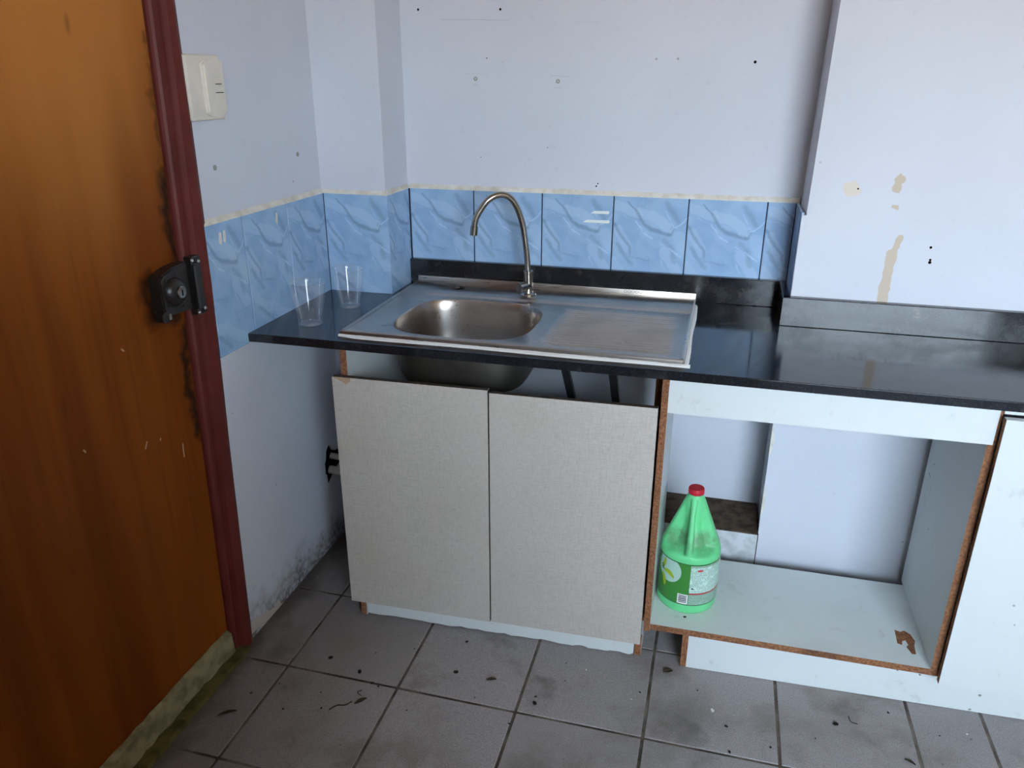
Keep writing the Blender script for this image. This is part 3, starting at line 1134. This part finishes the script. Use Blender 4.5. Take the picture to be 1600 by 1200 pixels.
g = [[bm.verts.new((x_a + (x_b - x_a) * i / nx, y_a + (y_b - y_a) * j / ny, dh(x_a + (x_b - x_a) * i / nx, y_a + (y_b - y_a) * j / ny))) for i in range(nx + 1)] for j in range(ny + 1)]
for j in range(ny):
    for i in range(nx):
        bm.faces.new((g[j][i], g[j][i + 1], g[j + 1][i + 1], g[j + 1][i]))
bmesh.ops.remove_doubles(bm, verts=bm.verts[:], dist=0.0002)
basin = obj('basin', bm, 'steel', sink, smooth=True, sharp=28)
# folded rim
bm = B()
zl = ZS - 0.003
for (xa, ya, xb, yb, nx_, ny_) in ((SX0, SY0, SX1, SY0, 0, -1), (SX1, SY0, SX1, SY1, 1, 0), (SX0, SY1, SX0, SY0, -1, 0)):
    rings = []
    for t in (0, 1):
        px, py = xa + (xb - xa) * t, ya + (yb - ya) * t
        rings.append([(px + nx_ * d, py + ny_ * d, z) for d, z in ((-0.009, zl - 0.001), (-0.009, zl + 0.0012), (-0.006, zl + 0.0026), (0.0, zl + 0.0026), (0.003, zl + 0.001), (0.004, zl - 0.002), (0.004, ZT + 0.0008), (0.0025, ZT + 0.0008), (0.0, zl - 0.002))])
    loft(bm, rings)
obj('rim', bm, 'steel', sink, smooth=True, sharp=35)
bm = B()
vs = box(bm, SX0 - 0.004, SX1 + 0.004, SY1, SY1 + 0.010, ZT + 0.001, ZS + 0.0125, bevel=0.002, seg=2)
up_ = obj('back_upstand', bm, 'steel', sink, smooth=True, sharp=35)
for k in range(5):
    bm = B()
    cx = 0.838 + k * 0.0105
    tube(bm, [(cx + 0.0042 * math.cos(a), SY1 - 0.0004, ZS + 0.0065 + 0.0035 * math.sin(a)) for a in [2 * PI * q / 16 for q in range(17)]], 0.0008, 6, cap=False)
    obj('stamped_mark', bm, 'steel_dull', up_, smooth=True)
# outside of the bowl
bm = B()
prof = [(0.99, -0.006), (0.975, -0.03), (0.95, -0.08), (0.92, -0.118), (0.86, -0.142), (0.75, -0.151), (0.55, -depth - 0.004), (0.12, -depth - 0.008)]
loft(bm, [[(*sup(k, NB, bowl_a * s + 0.001, bowl_b * s + 0.001), ZS - 0.004 + h) for k in range(NB)] for s, h in prof], True, False, True)
obj('bowl_underside', bm, 'steel_dull', sink, smooth=True)
bm = B(); lathe(bm, [(0.040, 0.0), (0.040, 0.002), (0.034, 0.003), (0.030, 0.0), (0.0, -0.001)], (0.488, -0.36, ZS - 0.003 - depth - 0.001), 32, cap1=False)
obj('drain_strainer', bm, 'chrome', sink, smooth=True)
# white silicone smeared along the front and the right-hand side
bm = B()
rings = []
N = 90
for i in range(N + 1):
    t = i / N
    x = SX0 - 0.006 + (SX1 + 0.016 - SX0 + 0.006) * t
    w = 0.0125 + 0.0022 * math.sin(i * 0.13) + random.uniform(-0.0004, 0.0004)
    if t < 0.05: w *= 0.35 + 13 * t
    yb = SY0 - 0.0035
    h = 0.0035 + random.uniform(-0.0005, 0.0005)
    rings.append([(x, yb, ZT), (x, yb, ZT + h + 0.001), (x, yb - w * 0.6, ZT + h * 0.8), (x, yb - w, ZT + 0.0004), (x, yb - w, ZT)])
loft(bm, rings)
rings = []
for i in range(51):
    t = i / 50
    y = SY0 - 0.010 + (SY1 - 0.03 - SY0 + 0.010) * t
    w = 0.0085 + 0.0012 * math.sin(i * 0.21) + random.uniform(-0.0003, 0.0003)
    xb = SX1 + 0.0035
    rings.append([(xb, y, ZT), (xb, y, ZT + 0.0042), (xb + w * 0.6, y, ZT + 0.0035), (xb + w, y, ZT + 0.0004), (xb + w, y, ZT)])
loft(bm, rings)
obj('sealant', bm, 'sealant', sink)

# ------------------------------------------------------------------ faucet
fx, fy = 0.580, -0.118
fc = thing('kitchen_faucet', (fx, fy, ZS), 'brushed steel gooseneck faucet standing on the sink deck', 'faucet')
bm = B(); lathe(bm, [(0.0215, 0.0), (0.022, 0.002), (0.0205, 0.005), (0.0145, 0.0075), (0.0135, 0.011)], (fx, fy, ZS), 40)
obj('base_flange', bm, 'chrome', fc, smooth=True)
bm = B(); lathe(bm, [(0.0125, 0.008), (0.0125, 0.060), (0.0138, 0.061), (0.0138, 0.067), (0.0125, 0.068), (0.0085, 0.068)], (fx, fy, ZS), 40)
obj('body', bm, 'chrome', fc, smooth=True)
path = spline([(0.580, -0.118, 0.86), (0.5785, -0.118, 0.885), (0.5735, -0.118, 0.936), (0.561, -0.120, 1.011), (0.540, -0.131, 1.064), (0.514, -0.146, 1.0815),
               (0.484, -0.163, 1.071), (0.460, -0.173, 1.040), (0.449, -0.178, 1.015), (0.446, -0.180, 0.990)], 8)
bm = B(); tube(bm, path, 0.0083, 24)
obj('spout', bm, 'chrome', fc, smooth=True)
bm = B()
d = (Vector(path[-1]) - Vector(path[-3])).normalized()
p = Vector(path[-1])
tube(bm, [p - d * 0.012, p - d * 0.0115, p + d * 0.012, p + d * 0.0125], [0.0085, 0.0102, 0.0102, 0.009], 24)
obj('aerator', bm, 'chrome', fc, smooth=True)
hd = Vector((-0.50, -0.80, -0.05)).normalized()
c0 = Vector((fx, fy, ZS + 0.027))
bm = B(); tube(bm, [c0, c0 + hd * 0.034, c0 + hd * 0.0345, c0 + hd * 0.036, c0 + hd * 0.034, c0 + hd * 0.033], [0.0125, 0.0125, 0.0125, 0.0115, 0.0100, 0.0095], 30)
hnd = obj('valve_handle', bm, 'chrome', fc, smooth=True)
bm = B()
q0 = c0 + hd * 0.026 + Vector((0.006, 0, -0.002))
tube(bm, [q0, q0 + Vector((0.02, 0.003, 0.0)), q0 + Vector((0.046, 0.006, -0.001))], [0.0026, 0.0024, 0.0024], 12)
obj('lever', bm, 'chrome', hnd, smooth=True)

# ------------------------------------------------------------------ plastic cups
def cup(loc, rt, rb, h, label):
    t = thing('plastic_cup', loc, label, 'cup', 'clear plastic cups on the countertop')
    bm = B()
    prof = []
    n = 44
    for i in range(n + 1):
        u = i / n
        r = rb + (rt * 0.955 - rb) * u
        if 0.10 < u < 0.86:
            r += 0.00045 * math.sin(u * 2 * PI * 22)
        prof.append((r, 0.002 + (h - 0.010) * u))
    prof = [(0.0005, 0.0042), (rb * 0.86, 0.0040), (rb * 0.93, 0.0008), (rb * 0.985, 0.0008)] + prof + [(rt * 0.975, h - 0.006), (rt * 0.975, h - 0.0015)]
    lathe(bm, prof, loc, 56, cap0=True, cap1=False)
    obj('cup_wall', bm, 'cup', t, smooth=True, sharp=60)
    bm = B()
    ring = [(loc[0] + (rt - 0.001) * math.cos(2 * PI * k / 48), loc[1] + (rt - 0.001) * math.sin(2 * PI * k / 48), loc[2] + h - 0.0015) for k in range(49)]
    tube(bm, ring, 0.0015, 8, cap=False)
    obj('lip', bm, 'cup', t, smooth=True, sharp=60)


cup((0.110, -0.478, ZT), 0.0455, 0.0290, 0.107, 'clear plastic cup nearer the counter front edge')
cup((0.134, -0.308, ZT), 0.0430, 0.0275, 0.104, 'clear plastic cup standing farther back near the corner pillar')

# ------------------------------------------------------------------ sink cabinet (slightly skewed to the wall)
K = 0.030
XS = 0.22
cab = thing('sink_cabinet', (0.60, -0.36, 0.0), 'base cabinet with two beige linen-print doors under the sink', 'cabinet')


def board(name, parent, a, mats=('melamine', 'particle'), k=K, x0=XS, bevel=0.0, front=1):
    bm = B()
    box(bm, *a, front=front)
    if k: shear(bm, k, x0)
    return obj(name, bm, list(mats), parent)


board('side_panel', cab, (0.2290, 0.2450, -0.566, -0.17, 0.0, 0.7735))
board('side_panel', cab, (0.9680, 0.9845, -0.500, -0.17, 0.0, 0.7735))
board('plinth_end', cab, (0.9680, 0.9845, -0.556, -0.501, 0.0, 0.066))
board('bottom_panel', cab, (0.2455, 0.9675, -0.560, -0.17, 0.068, 0.084))
# plinth with a chewed lower edge
bm = B()
pts = [(0.246, 0.066), (0.246, 0.010), (0.252, 0.004)]
x = 0.27
while x < 0.94:
    pts.append((x, max(0.0022, 0.0045 + random.uniform(-0.0022, 0.0035))))
    x += random.uniform(0.008, 0.03)
pts += [(0.955, 0.003), (0.9660, 0.008), (0.9672, 0.066)]
prism(bm, pts, -0.562, -0.547)
for v in bm.verts:
    v.co = Vector((v.co.x, v.co.z, v.co.y))
shear(bm, K, XS)
bm.faces.ensure_lookup_table()
obj('plinth', bm, 'melamine', cab)


def leaf(xa, xb, za, zb, ya=-0.5885, yb=-0.5725):
    bm = B()
    vs = box(bm, xa, xb, ya, yb, za, zb, bevel=0.0008)
    shear(bm, K, XS)
    bm.normal_update()
    for f in bm.faces:
        if abs(f.normal.z) > 0.8 or abs(f.normal.x) > 0.8: f.material_index = 1
    d = obj('door', bm, ['linen', 'edge'], cab)
    return d


d1 = leaf(0.2140, 0.5985, 0.058, 0.7045)
bm = B(); prism(bm, [(0.216, 0.7043), (0.262, 0.7043), (0.262, 0.696), (0.250, 0.688), (0.240, 0.694), (0.226, 0.700)], -0.5891, -0.5880)
for v in bm.verts:
    v.co = Vector((v.co.x, v.co.z, v.co.y))
shear(bm, K, XS)
obj('bare_patch', bm, plain('bare_tan_board', (176, 150, 122), 0.8), d1)
d2 = leaf(0.6015, 0.9830, 0.060, 0.6985)

# bits seen in the gap above the cabinet doors
for lbl, xa, ya, xb, yb, in (('left of two slanted black steel struts under the drainboard', 0.700, -0.30, 0.872, -0.30),
                             ('right of two slanted black steel struts under the drainboard', 0.832, -0.30, 0.940, -0.30)):
    s = thing('counter_strut', (xb, yb, 0.085), lbl, 'strut', 'steel struts under the counter')
    bm = B()
    a, b = Vector((xa, ya, ZB - 0.004)), Vector((xb, yb, 0.086))
    rings = []
    for t, w in ((0, 0.011), (0.15, 0.010), (1, 0.008)):
        p = a.lerp(b, t)
        rings.append([(p.x - w, p.y - 0.008, p.z), (p.x + w, p.y - 0.008, p.z), (p.x + w, p.y + 0.008, p.z), (p.x - w, p.y + 0.008, p.z)])
    loft(bm, rings)
    obj('bar', bm, 'iron', s)
    bm = B()
    loft(bm, [[(xa - w, ya - 0.012, z), (xa + w, ya - 0.012, z), (xa + w, ya + 0.012, z), (xa - w, ya + 0.012, z)] for w, z in ((0.034, ZB - 0.0005), (0.032, ZB - 0.004), (0.014, ZB - 0.014))])
    obj('head_plate', bm, 'iron', s)

# ------------------------------------------------------------------ pipe stubs from the hole
for lbl, y, z, r, dz in (('upper grey pipe stub sticking out of the broken wall hole', -0.222, 0.281, 0.0095, -0.06),
                         ('lower whiter pipe stub sticking out of the broken wall hole', -0.236, 0.240, 0.0125, -0.02)):
    p = thing('pipe_stub', (0.0, y, z), lbl, 'pipe', 'pipes in the wall hole')
    bm = B(); tube(bm, [(-0.015, y, z + 0.003), (0.05, y + 0.005, z + 0.05 * dz), (0.19, y + 0.01, z + 0.19 * dz)], r, 18)
    obj('pipe', bm, 'pvc', p, smooth=True)
    bm = B(); tube(bm, [(0.06, y + 0.005, z + 0.06 * dz), (0.095, y + 0.007, z + 0.095 * dz)], r * 1.22, 18)
    obj('collar', bm, 'pvc', p, smooth=True)

# ------------------------------------------------------------------ open cabinet on the right
K2, X2 = 0.012, 1.0
oc_ = thing('open_cabinet', (1.55, -0.36, 0.0), 'white base cabinet with an open doorless bay right of the sink cabinet', 'cabinet')
side = board('side_panel', oc_, (0.9885, 1.0030, -0.566, -0.20, 0.106, 0.7735), k=K2, x0=X2)
board('bottom_shelf', oc_, (1.0032, 2.20, -0.560, -0.237, 0.1070, 0.1240), mats=('shelf', 'particle'), k=K2, x0=X2)
board('divider', oc_, (1.6320, 1.6465, -0.562, -0.215, 0.1242, 0.7735), k=K2, x0=X2)
board('top_rail', oc_, (1.0032, 1.6400, -0.5665, -0.551, 0.6915, 0.7735), front=None, k=K2, x0=X2)
board('side_panel', oc_, (2.1850, 2.20, -0.566, -0.20, 0.1242, 0.7735), k=K2, x0=X2)
board('back_rail', oc_, (1.6470, 2.1848, -0.5665, -0.551, 0.7600, 0.7735), front=None, k=K2, x0=X2)
bm = B(); box(bm, 1.0980, 2.20, -0.546, -0.530, 0.0015, 0.1065); shear(bm, 0.035, 1.098)
obj('plinth', bm, 'melamine', oc_)
bm = B(); box(bm, 1.0835, 1.0978, -0.545, -0.24, 0.0015, 0.1065)
obj('plinth_end', bm, ['particle'], oc_)
bm = B(); box(bm, 1.6455, 2.19, -0.588, -0.572, 0.108, 0.7565, bevel=0.0008); shear(bm, K2, X2)
for f in bm.faces:
    if f.normal.x < -0.8:
        f.material_index = 1
bm.normal_update()
for f in bm.faces:
    if f.normal.x < -0.8: f.material_index = 1
obj('door', bm, ['melamine', 'particle'], oc_)
# torn patch in the shelf's white film
bm = B()
chip = [(1.578, -0.428), (1.590, -0.433), (1.600, -0.426), (1.612, -0.437), (1.618, -0.46), (1.613, -0.478), (1.611, -0.508), (1.602, -0.510), (1.594, -0.487), (1.600, -0.478), (1.596, -0.462), (1.588, -0.468), (1.586, -0.482), (1.576, -0.478)]
prism(bm, chip, 0.1232, 0.12435)
obj('torn_patch', bm, 'particle', [c for c in oc_.children if c.name.startswith('bottom_shelf')][0])
for x, z in ((1.112, 0.752), (1.128, 0.745), (1.15, 0.74)):
    pass

# ------------------------------------------------------------------ green jug
JX, JY, JZ = 1.0815, -0.430, 0.1240
jug = thing('bleach_jug', (JX, JY, JZ), 'green plastic jug with a red cap standing in the open cabinet', 'jug')
RB = 0.0735


def jr(h):
    P = [(0, 0.0660), (0.004, 0.0705), (0.012, RB), (0.155, RB), (0.163, 0.0728), (0.172, 0.0700), (0.297, 0.0215), (0.303, 0.0185), (0.309, 0.0175)]
    for (a, ra), (b, rb) in zip(P[:-1], P[1:]):
        if h <= b:
            return ra + (rb - ra) * (h - a) / (b - a)
    return P[-1][1]


def sstep(x, a, b):
    t = min(max((x - a) / (b - a), 0), 1)
    return t * t * (3 - 2 * t)


bm = B()
rings = []
NA = 128
hs = [0, 0.002, 0.004, 0.008, 0.012, 0.03, 0.06, 0.09, 0.12, 0.145, 0.150, 0.155] + [0.158 + 0.137 * i / 48 for i in range(49)] + [0.298, 0.303, 0.306, 0.309]
for h in hs:
    ring = []
    for k in range(NA):
        a = 2 * PI * k / NA - PI / 2          # -90 deg faces -Y, the camera side
        dphi = math.degrees((a + PI / 2 + PI) % (2 * PI) - PI)
        r = jr(h)
        ad = abs(dphi + 2)
        lobe = sstep(ad, 4, 13) * (1 - sstep(ad, 50, 80))
        up = sstep(h, 0.163, 0.180) * (1 - sstep(h, 0.215, 0.296))
        r -= 0.024 * lobe * up
        ring.append((JX + r * math.cos(a), JY + r * math.sin(a), JZ + h))
    rings.append(ring)
loft(bm, rings)
obj('bottle', bm, 'jug', jug, smooth=True, sharp=50)
bm = B()
path = []
for h, o in ((0.294, -0.006), (0.282, 0.001), (0.258, 0.003), (0.22, 0.003), (0.19, 0.001), (0.170, -0.006)):
    path.append((JX - 0.002, JY - (jr(h) + o), JZ + h))
pp = spline(path, 5)
tube(bm, pp, [0.0105 - 0.0042 * math.sin(PI * min(1, 0.06 + i / (len(pp) - 1))) for i in range(len(pp))], 20)
obj('handle', bm, 'jug', jug, smooth=True)
bm = B(); lathe(bm, [(0.0165, 0.0), (0.0190, 0.0005), (0.0193, 0.003), (0.0190, 0.0125), (0.0176, 0.0145), (0.0, 0.0145)], (JX, JY, JZ + 0.3065), 64, cap1=False)
cp = obj('cap', bm, 'cap', jug, smooth=True)


def wrap_poly(name, poly, lift, mat, parent, sub=0.0035, uvs=False):
    """flat print: polygon in (arc length, height) laid onto the bottle's barrel"""
    bm = B()
    vs = [bm.verts.new((x, 0, z)) for x, z in poly]
    es = [bm.edges.new((vs[i], vs[(i + 1) % len(vs)])) for i in range(len(vs))]
    bmesh.ops.triangle_fill(bm, edges=es, use_beauty=True, normal=(0, -1, 0))
    xs_ = [x for x, z in poly]
    x = math.floor(min(xs_) / sub) * sub + sub
    while x < max(xs_):
        bmesh.ops.bisect_plane(bm, geom=bm.verts[:] + bm.edges[:] + bm.faces[:], plane_co=(x, 0, 0), plane_no=(1, 0, 0))
        x += sub
    if uvs:
        L = bm.loops.layers.uv.new('UVMap')
        for f in bm.faces:
            for l in f.loops:
                l[L].uv = (l.vert.co.x + 0.5, l.vert.co.z)
    for v in bm.verts:
        a = v.co.x / RB - PI / 2
        r = RB + lift
        v.co = Vector((JX + r * math.cos(a), JY + r * math.sin(a), JZ + v.co.z))
    # print must face outward
    bm.normal_update()
    o = obj(name, bm, mat, parent)
    return o


rect = lambda a, b, c, d: [(a, c), (b, c), (b, d), (a, d)]
LB, LT = 0.030, 0.147
lab = wrap_poly('label', rect(-0.150, 0.110, LB, LT), 0.0003, 'label_green', jug)
wrap_poly('text_panel', rect(0.0060, 0.108, 0.066, LT - 0.003), 0.0005, 'label_text', lab, uvs=True)
wrap_poly('small_print', rect(0.0060, 0.108, LB + 0.001, 0.061), 0.0005, 'label_small', lab, uvs=True)
wrap_poly('red_rule', rect(0.0070, 0.108, 0.0615, 0.0655), 0.0006, 'label_red', lab)
wrap_poly('border_line', rect(0.0075, 0.100, LT - 0.0065, LT - 0.0050), 0.0007, 'label_ink', lab)
wrap_poly('border_line', rect(-0.150, 0.110, LB - 0.0010, LB + 0.0004), 0.0005, 'label_ink', lab)
wrap_poly('border_line', rect(-0.150, 0.110, LT - 0.0004, LT + 0.0010), 0.0005, 'label_ink', lab)
wrap_poly('barcode_field', rect(-0.0210, 0.0045, LB + 0.002, LB + 0.030), 0.0006, 'barcode', lab)
z = LB + 0.0065
while z < LB + 0.027:
    t = random.choice((0.0022, 0.0028))
    wrap_poly('barcode_bar', rect(-0.0180, 0.0015, z, z + t), 0.0008, 'label_ink', lab)
    z += t + random.choice((0.0018, 0.0022))
wrap_poly('emblem', [(0.0290 + 0.0075 * math.cos(a), 0.131 + 0.0032 * math.sin(a)) for a in [2 * PI * k / 16 for k in range(16)]], 0.0007, 'label_red', lab)
wrap_poly('pictogram', [(0.0100, 0.0775), (0.0125, 0.0825), (0.0150, 0.0800), (0.0185, 0.0785), (0.0185, 0.0770)], 0.0007, 'label_ink', lab)
disc = []
for k in range(41):
    a = -PI * 0.98 + (PI * 1.55) * k / 40
    disc.append((-0.052 + 0.036 * math.cos(a), 0.118 + 0.036 * math.sin(a)))
disc = [(x, min(z, LT - 0.0015)) for x, z in disc] + [(-0.085, LT - 0.0015)]
wrap_poly('pale_disc', disc, 0.0005, 'label_white', lab)


def blade(a, b, w, bend):
    a = Vector(a); b = Vector(b); d = b - a; nrm = Vector((-d.y, d.x)).normalized()
    L_, R_ = [], []
    for k in range(13):
        t = k / 12
        c = a + d * t + nrm * bend * math.sin(PI * t)
        h = w * (math.sin(PI * min(0.92, 0.14 + 0.8 * t)) ** 0.7)
        L_.append(tuple(c + nrm * h)); R_.append(tuple(c - nrm * h))
    return L_ + R_[::-1]


wrap_poly('leaf_print', blade((-0.066, 0.108), (-0.034, 0.098), 0.0065, 0.006), 0.0008, 'label_lime', lab)
wrap_poly('leaf_print', blade((-0.072, 0.098), (-0.061, 0.064), 0.0055, 0.003), 0.0008, 'label_lime', lab)
wrap_poly('leaf_print', blade((-0.074, 0.113), (-0.064, 0.143), 0.0050, -0.003), 0.0008, 'label_lime', lab)


def letter(ch, x, z, size):
    cu = bpy.data.curves.new('letter', 'FONT')
    cu.body = ch
    cu.size = size
    cu.resolution_u = 3
    ob = bpy.data.objects.new('letter', cu)
    link(ob)
    dg = bpy.context.evaluated_depsgraph_get()
    me = bpy.data.meshes.new_from_object(ob.evaluated_get(dg))
    bpy.data.objects.remove(ob)
    bm = B(); bm.from_mesh(me)
    for v in bm.verts:
        px, pz = x + v.co.x, z + v.co.y
        a = px / RB - PI / 2
        r = RB + 0.0010
        v.co = Vector((JX + r * math.cos(a), JY + r * math.sin(a), JZ + pz))
    obj('letter', bm, 'label_ink', lab)


letter('a', -0.078, 0.107, 0.030)
letter('o', -0.088, 0.137, 0.016)

# ------------------------------------------------------------------ litter on the floor and on the shelf
def crumb_mesh(r, seed, flat_=0.4, long=1.4):
    rg = random.Random(seed)
    bm = B()
    bmesh.ops.create_icosphere(bm, subdivisions=1, radius=r)
    for v in bm.verts:
        s = rg.uniform(0.7, 1.25)
        v.co = Vector((v.co.x * s * long, v.co.y * s, (v.co.z * s) * flat_))
    zmin = min(v.co.z for v in bm.verts)
    for v in bm.verts:
        v.co.z -= zmin
    me = bpy.data.meshes.new('dirt_crumb')
    bm.to_mesh(me); bm.free()
    me.materials.append(M['soil'])
    return me


CR = [crumb_mesh(r, s) for r, s in ((0.0035, 1), (0.0050, 2), (0.0026, 3), (0.0018, 4))]


def put(name, me, x, y, rz, label, cat, group=None, z=0.0):
    o = bpy.data.objects.new(name, me)
    link(o)
    o.location = (x, y, z)
    o.rotation_euler = (0, 0, rz)
    return tag(o, label, cat, group)


crumbs = [(0.320, -0.773, 1), (0.228, -0.746, 1), (0.551, -0.712, 1), (0.763, -0.762, 1), (0.817, -0.671, 3), (0.759, -0.740, 2), (1.198, -0.715, 0), (1.206, -0.788, 0),
          (1.439, -0.645, 1), (1.561, -0.576, 2), (0.997, -0.661, 2), (1.293, -0.752, 2), (0.720, -0.836, 2), (0.541, -0.599, 0), (0.808, -0.609, 3), (0.365, -0.800, 0), (0.385, -0.806, 2),
          (0.100, -0.905, 2), (0.150, -0.860, 3), (0.200, -0.930, 2), (0.285, -0.905, 2), (0.33, -0.70, 3), (0.62, -0.78, 3), (0.48, -0.86, 3), (0.92, -0.80, 3), (1.39, -0.70, 3), (1.66, -0.62, 3), (1.13, -0.62, 3), (0.26, -0.86, 3), (0.42, -0.66, 3)]
for x, y, k in crumbs:
    put('dirt_crumb', CR[k], x, y, random.uniform(0, 6), 'small dark dirt crumb lying on the grey floor tiles', 'dirt', 'dirt crumbs on the floor')
pale = bpy.data.meshes.new_from_object(bpy.data.objects['dirt_crumb'])
pale.materials.clear(); pale.materials.append(M['pale_crumb'])
for x, y, s in ((1.166, -0.676, 0.9), (0.86, -0.62, 0.4), (0.98, -0.69, 0.4), (1.72, -0.60, 0.5)):
    o = put('plaster_flake', pale, x, y, random.uniform(0, 6), 'tiny white plaster flake lying on the floor tiles', 'flake', 'plaster flakes on the floor')
    o.scale = (s, s, s)


def dry_leaf(x, y, L, w, rz, label):
    bm = B()
    n = 10
    rows = []
    for i in range(n + 1):
        t = i / n
        ww = w * math.sin(PI * min(1, max(0.03, t))) ** 0.8 * (1 - 0.3 * t)
        cx = L * (t - 0.5)
        z = 0.0008 + 0.004 * math.sin(PI * t) * 0.5
        rows.append([(cx, -ww, z + 0.002), (cx, 0, z), (cx, ww, z + 0.0025)])
    for dz in (0,):
        loft(bm, rows, closed=False, cap0=False, cap1=False)
    r = bmesh.ops.extrude_face_region(bm, geom=bm.faces[:])
    for v in [g_ for g_ in r['geom'] if isinstance(g_, bmesh.types.BMVert)]:
        v.co.z += 0.0006
    bmesh.ops.recalc_face_normals(bm, faces=bm.faces[:])
    me = bpy.data.meshes.new('dry_leaf')
    bm.to_mesh(me); bm.free()
    me.materials.append(M['leaf'])
    return put('dry_leaf', me, x, y, rz, label, 'leaf', 'dry leaf scraps on the floor')


dry_leaf(0.643, -0.715, 0.024, 0.0055, 0.35, 'curled brown leaf scrap on the floor in front of the linen doors')
dry_leaf(0.365, -0.862, 0.030, 0.006, 0.9, 'bent dark leaf scrap lying left of centre on the floor')
dry_leaf(1.581, -0.717, 0.022, 0.004, -0.5, 'thin brown leaf scrap at the bottom right of the floor')
dry_leaf(0.083, -0.976, 0.040, 0.005, 0.65, 'long dark leaf sliver on the floor near the door sill')
dry_leaf(1.057, -0.574, 0.022, 0.007, 0.4, 'pale brown fluff of leaf by the plinth gap between the cabinets')


def twig(pts, r, label):
    bm = B()
    tube(bm, spline([(x, y, 0.0012) for x, y in pts], 5), r, 6)
    o = obj('twig', bm, 'soil')
    origin_to(o, (pts[0][0], pts[0][1], 0))
    return tag(o, label, 'twig', 'twigs on the floor')


twig([(0.305, -0.905), (0.317, -0.888), (0.335, -0.882), (0.345, -0.868)], 0.0011, 'crooked dark twig beside the bent leaf scrap')
twig([(0.352, -0.828), (0.345, -0.838), (0.358, -0.845)], 0.0009, 'tiny v-shaped twig on the tile before the sink cabinet')
twig([(1.470, -0.612), (1.473, -0.628), (1.487, -0.632)], 0.0008, 'tiny forked twig on the floor before the open cabinet')
put('dirt_crumb', CR[0], 1.083, -0.512, 0.4, 'black crumb on the white shelf in front of the green jug', 'dirt', z=0.1240)
